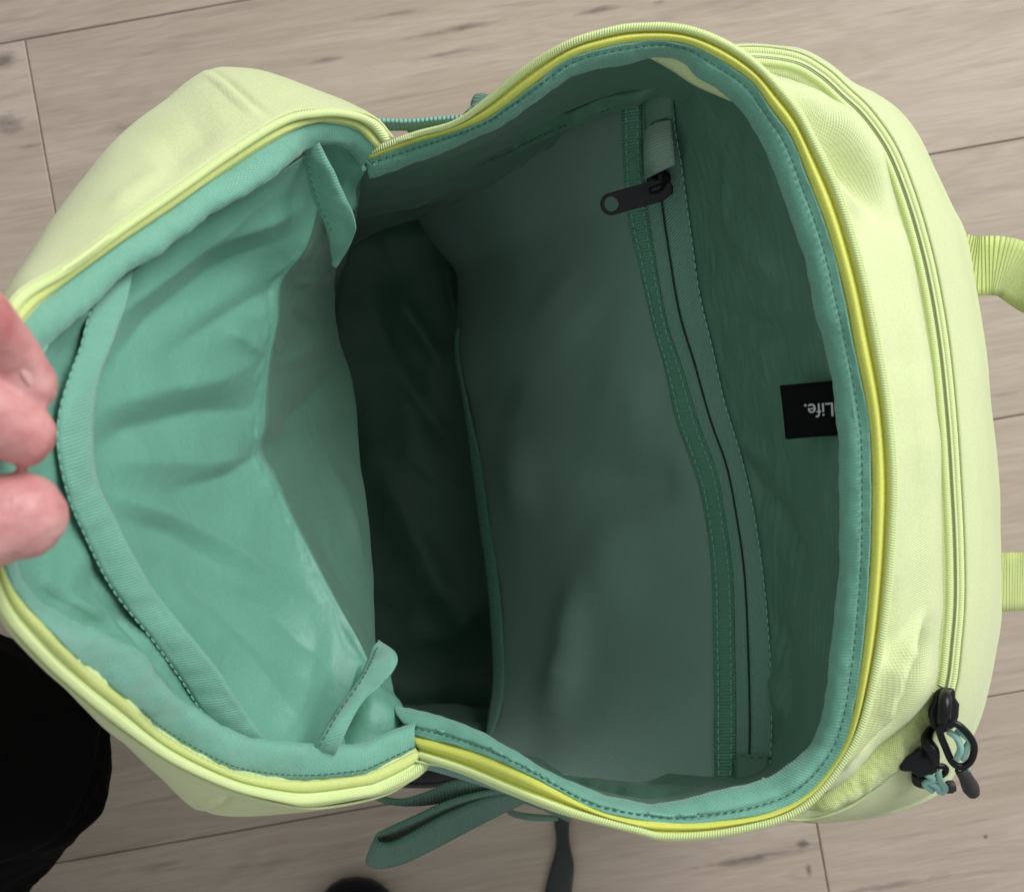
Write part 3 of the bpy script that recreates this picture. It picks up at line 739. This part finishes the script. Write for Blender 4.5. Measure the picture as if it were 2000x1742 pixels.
# woven label with print
lb = loft('woven_label', [[(1523, 753, .386), (1575, 748, .3935), (1658, 741, .405)], [(1529, 806, .3855), (1580, 802, .3935), (1660, 797, .405)], [(1534, 858, .386), (1585, 854, .3935), (1662, 849, .405)]], 20, 10, M['label'], bag, thick=0.0006)
def text_mesh(name, body, size, mat, parent, origin, xdir, nrm):
    cu = bpy.data.curves.new(name, 'FONT'); cu.body = body; cu.size = size; cu.extrude = 0.00012; cu.align_x = 'LEFT'
    tmp = bpy.data.objects.new('tmp', cu); C.objects.link(tmp)
    bpy.context.view_layer.update()
    me = bpy.data.meshes.new_from_object(tmp.evaluated_get(bpy.context.evaluated_depsgraph_get()))
    bpy.data.objects.remove(tmp)
    me.name = name; me.materials.clear(); me.materials.append(mat)
    o = bpy.data.objects.new(name, me); C.objects.link(o); o.parent = parent
    x = xdir.normalized(); z = nrm.normalized(); y = z.cross(x); z = x.cross(y)
    o.matrix_world = Matrix(((x.x, y.x, z.x, origin.x), (x.y, y.y, z.y, origin.y), (x.z, y.z, z.z, origin.z), (0, 0, 0, 1)))
    return o
p0 = P(1631, 786, .4015); p1 = P(1555, 791, .3908)
xd = p1 - p0; yd = P(1645, 840, .4030) - p0
nrm = xd.cross(yd)
if nrm.z < 0: nrm = -nrm
text_mesh('lettering', 'Life.', 0.0088, M['ink'], lb, p0 + nrm.normalized() * 0.0010, xd, nrm)

# --- lid
LRo = [(762, 268, .385), (735, 236, .39), (690, 220, .40), (630, 217, .41), (560, 227, .42), (455, 290, .44), (350, 364, .462), (245, 437, .485), (140, 515, .51), (35, 577, .535), (-20, 680, .555), (-42, 850, .565), (-38, 1010, .56), (0, 1185, .545), (70, 1279, .525), (157, 1359, .50), (245, 1429, .475), (350, 1496, .45), (455, 1541, .43), (560, 1569, .41), (612, 1575, .40), (700, 1561, .39), (755, 1548, .382), (818, 1517, .375), (841, 1490, .372)]
LRm = [(732, 292, .384), (702, 260, .388), (670, 243, .396), (609, 241, .405), (525, 280, .42), (437, 336, .435), (332, 409, .457), (227, 479, .48), (122, 556, .505), (52, 620, .53), (10, 700, .55), (-8, 850, .56), (-5, 1010, .557), (21, 1135, .545), (105, 1237, .525), (175, 1307, .50), (245, 1362, .48), (315, 1429, .455), (420, 1489, .435), (490, 1513, .42), (595, 1522, .402), (700, 1512, .39), (725, 1506, .386), (811, 1464, .373)]
LRi = [(705, 332, .372), (687, 298, .38), (660, 283, .39), (612, 282, .40), (560, 322, .415), (490, 371, .43), (420, 409, .442), (315, 486, .465), (245, 532, .48), (157, 612, .505), (87, 675, .525), (45, 760, .54), (25, 880, .548), (20, 1010, .548), (35, 1142, .54), (115, 1202, .52), (196, 1240, .50), (266, 1272, .485), (322, 1349, .465), (367, 1377, .452), (420, 1412, .44), (490, 1443, .425), (612, 1457, .402), (700, 1454, .388), (730, 1443, .383), (811, 1412, .37)]
NL = 220
lo, lm, li = resample(W(LRo), NL), resample(W(LRm), NL), resample(W(LRi), NL)
lt = loft('lid_zipper_tape', [mix(lo, lm, 0.0, -0.004), lo, mix(lo, lm, 0.3, 0.0022), mix(lo, lm, 0.5, -0.0004), mix(lo, lm, 0.6, 0.0006), mix(lm, li, 0.08, 0.0)], NL, 16, M['coil'], bag, world=True, thick=0.001)
boxes_along('zipper_teeth', resample(mix(lo, lm, 0.28, 0.0022), 460), (0.0013, 0.0042, 0.0010), M['coil'], lt, lift=-0.0004, roll=0.6)
ribbon('piping', mix(lo, lm, 0.52, 0.0004), mix(lo, lm, 0.97, 0.0002), NL, 6, cloth('pale_lemon_tape', (0.64, 0.72, 0.24), 0.6, 0.2, 0.0009, 0.4, var=0.04), lt, bulge=0.0014, world=True)
FADE[0] = 0.0
lbind = loft('lid_binding', [mix(lm, li, 0.0, 0.0004), mix(lm, li, 0.3, 0.0020), mix(lm, li, 0.72, 0.0024), mix(lm, li, 0.96, 0.0006), mix(lm, li, 1.0, -0.004), mix(lm, li, 0.8, -0.007)], NL * 2, 18, M['binding'], bag, world=True, thick=0.0008, sculpt=binding_sculpt)
stitches('stitching', mix(lm, li, 0.16, 0.0022)[-60:], M['darkthread'], lbind, pitch=0.003, world=True, lift=0.0008)

FADE[0] = 0.12
PB = [(614, 290, .388), (560, 330, .400), (420, 415, .425), (300, 500, .447), (200, 590, .473), (150, 720, .494), (148, 875, .497), (185, 1010, .487), (245, 1120, .472), (325, 1240, .450), (415, 1370, .426), (500, 1450, .410), (600, 1472, .390), (650, 1475, .380), (700, 1480, .365)]
CC = [(618, 312, .375), (625, 370, .362), (600, 480, .35), (549, 553, .345), (542, 630, .345), (528, 700, .342), (521, 770, .34), (518, 833, .338), (508, 882, .337), (535, 931, .335), (560, 987, .333), (595, 1057, .33), (654, 1170, .33), (700, 1250, .335), (724, 1300, .335)]
EE = [(705, 345, .345), (696, 430, .33), (672, 485, .315), (655, 530, .302), (655, 580, .298), (660, 654, .293), (683, 708, .288), (690, 770, .283), (698, 830, .279), (703, 882, .277), (708, 931, .274), (716, 997, .271), (728, 1115, .271), (732, 1250, .30), (752, 1305, .30)]
EE = [(x, y, z - 0.06 * math.sin(math.pi * min(1, k / 12.0))) for k, (x, y, z) in enumerate(EE)]
pb, cc, ee = W(PB), W(CC), W(EE)
fL = folds([([(178, 882), (260, 838), (390, 806), (518, 800)], 34, -0.0055), ([(190, 800), (300, 765), (420, 740), (510, 700)], 40, 0.004), ([(200, 900), (400, 905), (508, 884)], 34, 0.0035),
            ([(508, 884), (440, 930), (330, 960)], 18, -0.0025),
            ([(190, 960), (330, 1008), (450, 1070), (640, 1200)], 22, 0.0035), ([(230, 1010), (340, 1045), (480, 1130)], 22, -0.003),
            ([(205, 735), (300, 625), (420, 535), (590, 455)], 34, -0.0055), ([(200, 640), (300, 555), (420, 465), (540, 380)], 24, 0.003),
            ([(330, 1160), (480, 1290), (600, 1440)], 40, 0.004), ([(290, 1080), (420, 1180), (520, 1300)], 24, -0.0025), ([(420, 1130), (540, 1200), (640, 1310)], 26, -0.003),
            ([(545, 560), (470, 600), (330, 690)], 22, -0.003), ([(545, 575), (560, 660), (530, 720)], 18, -0.004), ([(440, 640), (510, 690)], 20, 0.003),
            ([(600, 400), (520, 440), (400, 480)], 20, 0.0025), ([(620, 1230), (600, 1330), (560, 1430)], 26, 0.003)], 0.0012, 18, 2, [([(600, 480), (549, 553), (542, 630), (528, 700), (521, 770), (518, 833), (508, 882), (560, 987), (595, 1057), (654, 1170)], 20, 0.0024)], crisp=0.75)
loft('lid_lining', [pb, mix(pb, cc, 0.35, -0.010), mix(pb, cc, 0.75, -0.008), cc], 180, 110, M['mint'], bag, index=True, world=True, thick=0.0006, sculpt=fL)
fH = folds([([(520, 860), (600, 790), (690, 690)], 30, -0.004), ([(525, 720), (600, 680), (660, 640)], 22, 0.003), ([(550, 560), (610, 540), (655, 520)], 22, 0.004), ([(560, 600), (610, 650)], 18, -0.003), ([(640, 900), (680, 1000), (715, 1130)], 20, 0.003), ([(560, 960), (640, 1080), (700, 1180)], 26, -0.003)], 0.0014, 24, 12, [([(600, 480), (549, 553), (542, 630), (528, 700), (521, 770), (518, 833), (508, 882), (560, 987), (595, 1057), (654, 1170)], 24, 0.0026)], crisp=0.75)
e2 = [p + Vector((-0.012, 0, -0.05)) for p in ee]; e3 = [p + Vector((-0.02, 0, -0.13)) for p in ee]
loft('lid_hinge_lining', [cc, mix(cc, ee, 0.5, -0.003), mix(cc, ee, 0.95, 0.001), mix(ee, e2, 0.12), e2, e3], 160, 70, M['lining'], bag, index=True, world=True, thick=0.0006, sculpt=fH)  # same fabric as the lid lining; its shade is painted by the darker colour
# side lining of the lid between rim and seam band
GA = [(157, 608, .500), (87, 672, .520), (45, 757, .535), (25, 880, .543), (20, 1010, .543), (35, 1142, .535), (115, 1202, .515), (196, 1240, .495), (266, 1272, .48), (322, 1349, .46), (385, 1395, .44), (470, 1445, .42)]
GB = [(178, 598, .480), (155, 679, .488), (134, 735, .497), (114, 805, .505), (112, 875, .506), (129, 962, .500), (157, 1032, .490), (217, 1145, .470), (290, 1238, .452), (350, 1317, .437), (395, 1390, .424), (470, 1440, .412)]
ga, gb = W(GA), W(GB)
loft('lid_side_lining', [mix(ga, ga, 0, -0.002), mix(ga, gb, 0.5, -0.008), mix(gb, gb, 0, -0.003)], 140, 30, M['mint'], bag, index=True, world=True, thick=0.0006,
     sculpt=folds([([(120, 1170), (200, 1215)], 14, 0.004), ([(60, 1140), (140, 1190), (220, 1250)], 10, -0.005), ([(200, 1160), (260, 1230), (330, 1330)], 7, -0.004)], 0.002, 45, 3))
SB1 = [(205, 556, .470), (176, 610, .485), (157, 679, .492), (136, 735, .501), (116, 805, .509), (113, 875, .510), (131, 962, .504), (159, 1032, .494), (219, 1150, .474), (301, 1254, .455), (352, 1325, .440), (400, 1395, .427), (470, 1446, .416)]
SB2 = [(262, 520, .458), (248, 585, .472), (224, 665, .480), (197, 735, .488), (185, 805, .492), (183, 875, .493), (193, 945, .489), (224, 1008, .481), (262, 1085, .470), (315, 1170, .456), (420, 1300, .435), (470, 1378, .422), (524, 1450, .408)]
lsb = ribbon('lid_seam_band', dz(SB1, .001), dz(SB2, .002), 220, 8, M['binding'], bag, bulge=0.0009, sculpt=folds([], 0.0012, 70, 6))
stitches('stitching', dz(SB1, 0.0016), M['thread'], lsb, pitch=0.0040, ln=0.003, wd=0.0007)
# seam bindings at the corners of the lid
cb1 = ribbon('corner_seam_band', [(590, 272, .395), (592, 306, .392), (608, 380, .380), (636, 446, .366), (648, 505, .345)], [(618, 262, .398), (628, 290, .397), (657, 345, .391), (692, 432, .373), (686, 475, .358), (657, 524, .340)], 80, 7, M['binding'], bag, bulge=0.0012, sculpt=folds([], 0.0022, 60, 1))
cb2 = ribbon('corner_seam_band', [(600, 1492, .388), (617, 1455, .402), (655, 1388, .394), (700, 1325, .386), (728, 1262, .362)], [(646, 1492, .388), (664, 1455, .402), (705, 1376, .396), (766, 1308, .388), (774, 1276, .377), (738, 1248, .352)], 80, 7, M['binding'], bag, bulge=0.0012, sculpt=folds([], 0.0022, 60, 1))
stitches('stitching', [(625, 1455, .408), (665, 1385, .40), (708, 1325, .392), (735, 1268, .368)], M['darkthread'], cb2, pitch=0.003)
stitches('stitching', [(600, 308, .398), (616, 380, .386), (645, 446, .372)], M['darkthread'], cb1, pitch=0.0034)
loft('lid_corner_lining', [[(625, 1470, .365), (700, 1462, .372), (800, 1425, .358)], [(655, 1390, .345), (722, 1358, .362), (785, 1385, .345)], [(680, 1212, .322), (712, 1228, .302), (748, 1286, .295)]], 40, 24, M['mint'], bag, thick=0.0006, sculpt=folds([], 0.002, 50, 7))
loft('lid_corner_lining', [[(610, 268, .386), (668, 262, .382), (722, 322, .366)], [(640, 340, .365), (672, 360, .36), (698, 370, .348)], [(668, 420, .35), (682, 420, .345), (694, 410, .335)]], 40, 24, M['mint'], bag, thick=0.0006, sculpt=folds([], 0.002, 50, 7))

# outside of the lid
OA = [(766, 272, .381), (735, 236, .387), (690, 220, .397), (630, 217, .407), (560, 227, .417), (455, 290, .437), (350, 364, .459), (245, 437, .482), (140, 515, .507), (35, 577, .532), (-20, 680, .552)]
OS = [(725, 243, .362), (686, 213, .360), (640, 190, .362), (560, 158, .366), (480, 140, .370), (405, 142, .374), (320, 203, .387), (222, 284, .405), (112, 420, .435), (14, 590, .475), (-60, 730, .51)]
OU = [(660, 300, .30), (645, 275, .30), (620, 250, .305), (570, 230, .31), (500, 220, .31), (440, 240, .32), (360, 300, .34), (270, 380, .365), (160, 500, .40), (60, 640, .44), (-20, 760, .47)]
oa, os_, ou = W(OA), W(OS), W(OU)
fO = folds([([(408, 138), (450, 165), (490, 200), (545, 245)], 5, 0.0016), ([(400, 146), (440, 176), (475, 210), (530, 250)], 5, -0.0018), ([(300, 330), (430, 230)], 40, 0.003), ([(200, 430), (330, 330)], 22, -0.002)], 0.0010, 22, 15)
loft('lid_side_panel', [oa, mix(oa, os_, 0.5, 0.006), os_, mix(os_, ou, 0.4, 0.0), ou], 160, 60, M['lime'], bag, index=True, world=True, thick=0.0012, sculpt=fO)
QA = [(-40, 1010, .557), (0, 1185, .541), (70, 1279, .521), (157, 1359, .497), (245, 1429, .472), (350, 1496, .447), (455, 1541, .427), (560, 1569, .407), (640, 1573, .394), (755, 1548, .379), (835, 1498, .369)]
QS = [(-30, 1030, .50), (30, 1210, .48), (115, 1310, .46), (200, 1396, .44), (262, 1455, .42), (332, 1525, .40), (392, 1578, .385), (480, 1588, .376), (570, 1575, .37), (690, 1540, .36), (790, 1490, .35)]
QU = [(0, 1000, .46), (60, 1170, .42), (150, 1260, .40), (240, 1340, .385), (300, 1400, .37), (370, 1460, .35), (430, 1500, .34), (510, 1510, .33), (590, 1500, .325), (690, 1470, .32), (770, 1430, .32)]
qa, qs, qu = W(QA), W(QS), W(QU)
fQ = folds([([(385, 1570), (420, 1560), (450, 1542)], 6, -0.003), ([(395, 1580), (430, 1572), (460, 1552)], 6, 0.002)], 0.0010, 22, 16)
loft('lid_side_panel', [qa, mix(qa, qs, 0.5, 0.004), qs, mix(qs, qu, 0.4), qu], 140, 50, M['lime'], bag, index=True, world=True, thick=0.0012, sculpt=fQ)
back = [[(-50, 760, .465), (160, 500, .40), (440, 240, .32), (620, 300, .30)], [(-60, 870, .49), (120, 870, .44), (380, 870, .33), (570, 870, .21)], [(0, 1000, .46), (240, 1340, .385), (430, 1500, .34), (690, 1470, .32)]]
loft('lid_outer_panel', [W(back[0]), W(back[1]), W(back[2])], 80, 50, M['lime'], bag, index=True, world=True, thick=0.0012, sculpt=folds([], 0.002, 15, 1))

# --- webbing and straps
ribbon('compression_strap', [(738, 238, .375), (800, 240, .372), (850, 236, .372), (905, 232, .374)], [(742, 256, .366), (800, 256, .362), (850, 253, .362), (905, 247, .366)], 60, 5, M['mintweb'], bag, thick=0.0018)
ribbon('compression_strap', [(790, 252, .350), (850, 250, .350), (900, 244, .350)], [(800, 262, .342), (850, 262, .342), (905, 252, .342)], 30, 4, M['web'], bag, thick=0.0018)
strap('webbing_tab', [P(905, 230, .33), P(918, 214, .335), P(935, 202, .335), P(955, 188, .33)], 0.012, [Vector((0.4, 0.6, -.7))] * 4, 24, M['web'], bag)
# loose strap ends at the lower side
def ws(name, ca, cb, n, mat, bulge=0.0): return ribbon(name, ca, cb, n, 6, mat, bag, bulge=bulge, thick=0.0017)
ws('strap_end', [(1040, 1530, .28), (960, 1540, .27), (880, 1560, .262), (800, 1596, .256), (752, 1618, .252), (733, 1630, .25), (738, 1646, .25), (765, 1648, .25), (800, 1632, .252), (880, 1588, .256), (960, 1557, .262), (1040, 1546, .268)],
   [(1040, 1545, .262), (960, 1556, .25), (890, 1580, .24), (820, 1615, .234), (765, 1640, .228), (722, 1660, .222), (716, 1688, .222), (748, 1696, .225), (800, 1682, .23), (880, 1642, .236), (960, 1600, .245), (1040, 1562, .25)], 160, M['web'])
ws('strap_end', [(1040, 1535, .28), (960, 1530, .272), (890, 1528, .265), (840, 1548, .258), (790, 1564, .252), (750, 1560, .25), (715, 1540, .25)],
   [(1040, 1552, .27), (970, 1548, .262), (900, 1560, .252), (840, 1572, .245), (790, 1574, .243), (748, 1568, .243), (708, 1548, .243)], 90, M['web'])
ws('strap_edge', [(800, 1485, .335), (880, 1508, .33), (950, 1530, .325), (1040, 1560, .32)], [(800, 1494, .325), (880, 1516, .318), (950, 1538, .313), (1040, 1566, .31)], 40, M['mintweb'])
ws('webbing_tab', [(1110, 1590, .22), (1060, 1568, .225), (1010, 1556, .23), (990, 1562, .226), (992, 1576, .215), (1020, 1586, .20), (1080, 1592, .19)],
   [(1110, 1605, .205), (1060, 1582, .21), (1012, 1566, .215), (994, 1572, .21), (1000, 1588, .198), (1040, 1597, .185), (1090, 1597, .18)], 60, M['web'])
ws('floor_strap', [(1090, 1500, .02), (1082, 1590, .006), (1086, 1650, .005), (1070, 1715, .004), (1055, 1790, .004), (1030, 1950, .004)], [(1122, 1500, .02), (1113, 1590, .007), (1112, 1640, .006), (1121, 1690, .006), (1117, 1742, .005), (1100, 1950, .005)], 80, M['darkweb'], 0.001)
# padded shoulder strap showing under the lid corner
sp = loft('shoulder_strap', [[(690, 1440, .07), (760, 1440, .08), (840, 1440, .08), (900, 1450, .07)], [(690, 1490, .085), (760, 1490, .1), (840, 1490, .1), (905, 1490, .09)], [(695, 1522, .07), (760, 1528, .085), (840, 1530, .085), (892, 1522, .075)], [(700, 1518, .03), (770, 1515, .03), (840, 1515, .03), (890, 1510, .03)]], 40, 24, M['pad'], bag, thick=0.002)
tube('strap_piping', [P(690, 1520, .072), P(760, 1530, .087), P(840, 1532, .087), P(894, 1523, .077)], [0.0022] * 3, 40, 8, M['rubber'], sp)
# grab handle at the far right: both ends of one loop
pth = [P(1868, 512, .285), P(1905, 520, .285), P(1950, 520, .285), P(1990, 535, .28), P(2060, 600, .27), P(2110, 720, .26), P(2130, 840, .26), P(2120, 980, .26), P(2080, 1080, .265), P(2020, 1128, .272), P(1970, 1136, .28), P(1925, 1135, .285)]
wd = [Vector((0.17, 1, 0.0)), Vector((0.15, 1, 0.05)), Vector((-0.2, 0.9, 0.45)), Vector((-0.5, 0.5, 0.9)), Vector((-0.7, 0.1, 0.9)), Vector((-0.8, 0, 0.6)), Vector((-0.9, 0, 0.5)), Vector((-0.8, -0.2, 0.6)), Vector((-0.5, -0.6, 0.3)), Vector((-0.2, -1, 0.1)), Vector((0.0, -1, 0.0)), Vector((0.05, -1, 0))]
wd = [-w if w.y < 0 else w for w in wd]
wd[2] = Vector((-0.1, 0.65, 0.75)); wd[3] = Vector((-0.35, 0.2, 0.95)); wd[4] = Vector((-0.75, 0.35, 0.8)); wd[5] = Vector((-0.8, 0.3, 0.6)); wd[6] = Vector((-0.9, 0.3, 0.4)); wd[7] = Vector((-0.6, 0.6, 0.3)); wd[8] = Vector((-0.35, 0.9, 0.2)); wd[9] = Vector((-0.12, 1, 0.05))
strap('grab_handle', pth, 0.031, wd, 140, M['limeweb'], bag, 0.002)

# --- the two sliders of the pocket zipper with cord pulls
s1 = prism([(1826, 1346), (1840, 1342), (1866, 1343), (1866, 1362), (1874, 1375), (1872, 1400), (1864, 1420), (1848, 1430), (1822, 1428), (1813, 1400), (1812, 1386), (1820, 1372)], .376, .389, 'pocket_zipper_slider', M['black'], bag, 0.0022)
tube('slider_bridge', [P(1846, 1352, .389), P(1846, 1366, .3955), P(1844, 1395, .397), P(1842, 1422, .390)], [0.0022, 0.003, 0.003, 0.0024], 16, 10, M['black'], s1)
def ringtube(name, pts, r, mat, parent):
    c = resample(pts, 60, closed=True); v = []; f = []; sg = 8; n = len(c)
    cen = sum(c, Vector()) / n
    nrm = Vector()
    for i in range(n): nrm += (c[i] - cen).cross(c[(i + 1) % n] - cen)
    nrm.normalize()
    for i in range(n):
        t = (c[(i + 1) % n] - c[i - 1]).normalized(); a = t.cross(nrm).normalized()
        for s in range(sg):
            th = 2 * math.pi * s / sg
            v.append(c[i] + a * math.cos(th) * r + nrm * math.sin(th) * r)
    for i in range(n):
        for s in range(sg):
            f.append((i * sg + s, i * sg + (s + 1) % sg, ((i + 1) % n) * sg + (s + 1) % sg, ((i + 1) % n) * sg + s))
    return finish(name, v, f, mat, parent)
ringtube('pull_ring', [P(1836, 1424, .394), P(1862, 1412, .397), P(1886, 1428, .397), P(1902, 1455, .394), P(1898, 1482, .390), P(1882, 1496, .388), P(1862, 1490, .388), P(1848, 1462, .390)], 0.0017, M['black'], s1)
tube('pull_cord', [P(1852, 1428, .393), P(1868, 1440, .395), P(1876, 1462, .394), P(1868, 1482, .391)], [0.0016] * 3, 20, 8, M['cord'], s1)
tube('pull_cord', [P(1868, 1424, .393), P(1884, 1436, .395), P(1894, 1446, .394), P(1886, 1462, .392), P(1880, 1482, .389)], [0.0016] * 3, 20, 8, M['cord'], s1)
tube('cord_end', [P(1874, 1496, .387), P(1878, 1508, .385)], [0.0012, 0.0012], 4, 8, M['cord'], s1)
tube('cord_end', [P(1888, 1490, .388), P(1892, 1504, .386)], [0.0012, 0.0012], 4, 8, M['cord'], s1)
tube('pull_tip', [P(1876, 1502, .386), P(1884, 1514, .384), P(1892, 1530, .380), P(1899, 1544, .377), P(1901, 1549, .376)], [0.0028, 0.0031, 0.0034, 0.0040, 0.0030], 14, 14, M['rubber'], s1)
s2 = prism([(1755, 1497), (1770, 1478), (1796, 1462), (1808, 1450), (1826, 1452), (1834, 1474), (1834, 1496), (1824, 1512), (1796, 1518), (1778, 1506), (1760, 1506)], .366, .379, 'pocket_zipper_slider', M['black'], bag, 0.0022)
tube('slider_bridge', [P(1818, 1424, .376), P(1810, 1446, .384), P(1822, 1466, .387), P(1826, 1490, .384)], [0.0020, 0.0028, 0.003, 0.0022], 16, 10, M['black'], s2)
tube('slider_bridge', [P(1792, 1512, .372), P(1792, 1526, .369), P(1806, 1532, .366)], [0.0026, 0.0024, 0.0020], 12, 10, M['black'], s2)
ringtube('pull_ring', [P(1790, 1514, .370), P(1810, 1500, .376), P(1840, 1496, .376), P(1848, 1504, .374), P(1838, 1514, .372), P(1812, 1524, .368)], 0.0015, M['black'], s2)
for a_ in ([P(1808, 1510, .377), P(1822, 1522, .377), P(1806, 1530, .374), P(1822, 1544, .372)], [P(1832, 1506, .377), P(1836, 1524, .376), P(1846, 1540, .374), P(1838, 1548, .372)], [P(1816, 1528, .375), P(1830, 1536, .375), P(1836, 1546, .372)]):
    tube('pull_cord', a_, [0.0016] * 3, 18, 8, M['cord'], s2)
tube('pull_tip', [P(1846, 1540, .367), P(1856, 1536, .368), P(1864, 1534, .368)], [0.0024, 0.0032, 0.0026], 12, 12, M['rubber'], s2)

# ------------------------------------------------------------------ person: hand on the lid, trouser leg, shoe
person = empty('person', (-0.45, -0.2, 0))
tag(person, 'person in black trousers and a black shoe, pinching the lid of the backpack open', 'person')
person.location = (0, 0, 0)
def fuse(parts, name, mat, parent, voxel, smooth_it=8):
    V = []; Fc = []
    for v, f in parts:
        k = len(V); V += v; Fc += [tuple(i + k for i in q) for q in f]
    o = finish(name, V, Fc, mat, parent)
    r = o.modifiers.new('remesh', 'REMESH'); r.mode = 'VOXEL'; r.voxel_size = voxel; r.use_smooth_shade = True
    s = o.modifiers.new('smooth', 'SMOOTH'); s.factor = 0.5; s.iterations = smooth_it
    return o
def finger(pts, radii, n=36):
    """rounded finger: path then a hemispherical end"""
    c = W(pts); v, f = tube_data(c, radii, n, 18)
    r = radii[-1]; sv = []; sf = []
    for a in range(13):
        for b in range(16):
            th, ph = math.pi * a / 12, 2 * math.pi * b / 16
            sv.append(c[-1] + Vector((math.sin(th) * math.cos(ph), math.sin(th) * math.sin(ph), math.cos(th))) * r)
    for a in range(12):
        for b in range(16):
            sf.append((a * 16 + b, (a + 1) * 16 + b, (a + 1) * 16 + (b + 1) % 16, a * 16 + (b + 1) % 16))
    return [(v, f), (sv, sf)]
zh = .575
parts = []
parts += finger([(-620, 700, .60), (-420, 600, .63), (-200, 560, .625), (-60, 610, .60), (16, 690, .58), (60, 752, .572)], [.013, .0125, .0115, .0110, .0102, .0088])
parts += finger([(-600, 800, .60), (-420, 740, .625), (-240, 720, .615), (-100, 770, .595), (-12, 822, .583), (48, 850, .575)], [.013, .0125, .0118, .0112, .0108, .0099])
parts += finger([(-640, 620, .60), (-480, 480, .62), (-330, 440, .61), (-240, 500, .585), (-230, 580, .56)], [.0125, .012, .011, .0105, .009])
parts += finger([(-680, 560, .58), (-560, 420, .60), (-440, 390, .59), (-380, 440, .565), (-370, 500, .55)], [.011, .0105, .0095, .009, .008])
parts += finger([(-650, 950, .56), (-450, 1080, .575), (-250, 1080, .58), (-80, 1040, .577), (0, 1016, .573), (44, 1008, .570)], [.017, .0155, .0138, .0138, .0148, .0140])
parts.append(tube_data(W([(-1500, 900, .55), (-1150, 830, .56), (-950, 790, .57), (-760, 760, .58), (-600, 760, .595)]), [.030, .028, .033, .040, .022], 30, 22))
hand = fuse(parts, 'hand', M['skin'], person, 0.0016, 6)
def nail(name, cen, along, nrm, la, lb, lc):
    a = along.normalized(); n = (nrm - a * nrm.dot(a)).normalized(); b = n.cross(a); v = []; f = []
    for i in range(9):
        for k in range(20):
            th, ph = math.pi * i / 8, 2 * math.pi * k / 20
            cx_, cy_ = math.cos(ph), math.sin(ph)
            sq = (abs(cx_) ** 3 + abs(cy_) ** 3) ** (-1 / 3)
            v.append(cen + a * la * math.sin(th) * cx_ * sq + b * lb * math.sin(th) * cy_ * sq + n * lc * (math.cos(th) - 0.35 * (math.sin(th) * cy_) ** 2))
    for i in range(8):
        for k in range(20): f.append((i * 20 + k, (i + 1) * 20 + k, (i + 1) * 20 + (k + 1) % 20, i * 20 + (k + 1) % 20))
    return finish(name, v, f, M['nail'], hand)
nail('fingernail', P(50, 742, .573) + Vector((0.62, 0.30, 0.72)).normalized() * 0.0087, P(52, 752, .572) - P(10, 690, .58), Vector((0.62, 0.30, 0.72)), 0.0066, 0.0052, 0.0008)
ht = bpy.data.textures.new('skin_relief', 'CLOUDS'); ht.noise_scale = 0.007
hd = hand.modifiers.new('relief', 'DISPLACE'); hd.texture = ht; hd.strength = 0.0015; hd.mid_level = 0.5
# trouser leg, bent at the knee
leg = [tube_data(W([(-900, 1250, .42), (-500, 1380, .34), (-120, 1460, .25), (20, 1470, .20), (-20, 1560, .15), (-110, 1700, .11), (-230, 1900, .09), (-420, 2250, .08)]),
                 [.085, .08, .068, .060, .055, .053, .05, .045], 60, 36)]
lg = fuse(leg, 'trouser_leg', M['trouser'], person, 0.005, 6)
tex = bpy.data.textures.new('creases', 'CLOUDS'); tex.noise_scale = 0.05
dm = lg.modifiers.new('creases', 'DISPLACE'); dm.texture = tex; dm.strength = 0.014; dm.mid_level = 0.5
# shoe: sole and upper, toe pointing into the picture
def shoe_outline(s, n=40):
    out = []
    for k in range(n):
        th = 2 * math.pi * k / n
        sn, cs = math.sin(th), math.cos(th)
        x = 0.047 * math.copysign(abs(cs) ** 0.8, cs) * (1 - 0.06 * sn) * s; y = 0.125 * math.copysign(abs(sn) ** 0.8, sn) * s
        out.append((x, y))
    return out
sc = P(690, 2082, 0.03); sc.z = 0
def shoe_loft(name, rings, mat, parent):
    v = []; f = []; n = 40
    for (s, z, dy, flat) in rings:
        for (x, y) in shoe_outline(s, n):
            zz_ = z if not flat else z * (1 - 0.45 * max(0, (y + dy) / 0.125))
            v.append((sc.x + x, sc.y + y + dy, zz_))
    for r in range(len(rings) - 1):
        for k in range(n):
            f.append((r * n + k, r * n + (k + 1) % n, (r + 1) * n + (k + 1) % n, (r + 1) * n + k))
    f.append(tuple(range(n))[::-1]); f.append(tuple((len(rings) - 1) * n + k for k in range(n)))
    return finish(name, v, f, mat, parent)
shoe = shoe_loft('shoe', [(0.97, .022, 0, 0), (1.0, .035, 0, 0), (0.97, .060, -.002, 1), (0.86, .085, -.008, 1), (0.62, .105, -.02, 1), (0.4, .112, -.03, 1)], M['shoe'], person)
shoe_loft('sole', [(1.0, .001, 0, 0), (1.03, .008, 0, 0), (1.03, .020, 0, 0), (1.0, .026, 0, 0)], M['shoe'], shoe)

lb['label'] = 'black woven label printed Life. in white, upside down'
slider['label'] = 'black zipper slider with a long holed tab on the inner pocket'
pan['label'] = 'smooth grey green coated panel inside the mouth'
# ------------------------------------------------------------------ render settings
scene.render.engine = 'CYCLES'
scene.render.resolution_x = 1024; scene.render.resolution_y = 891
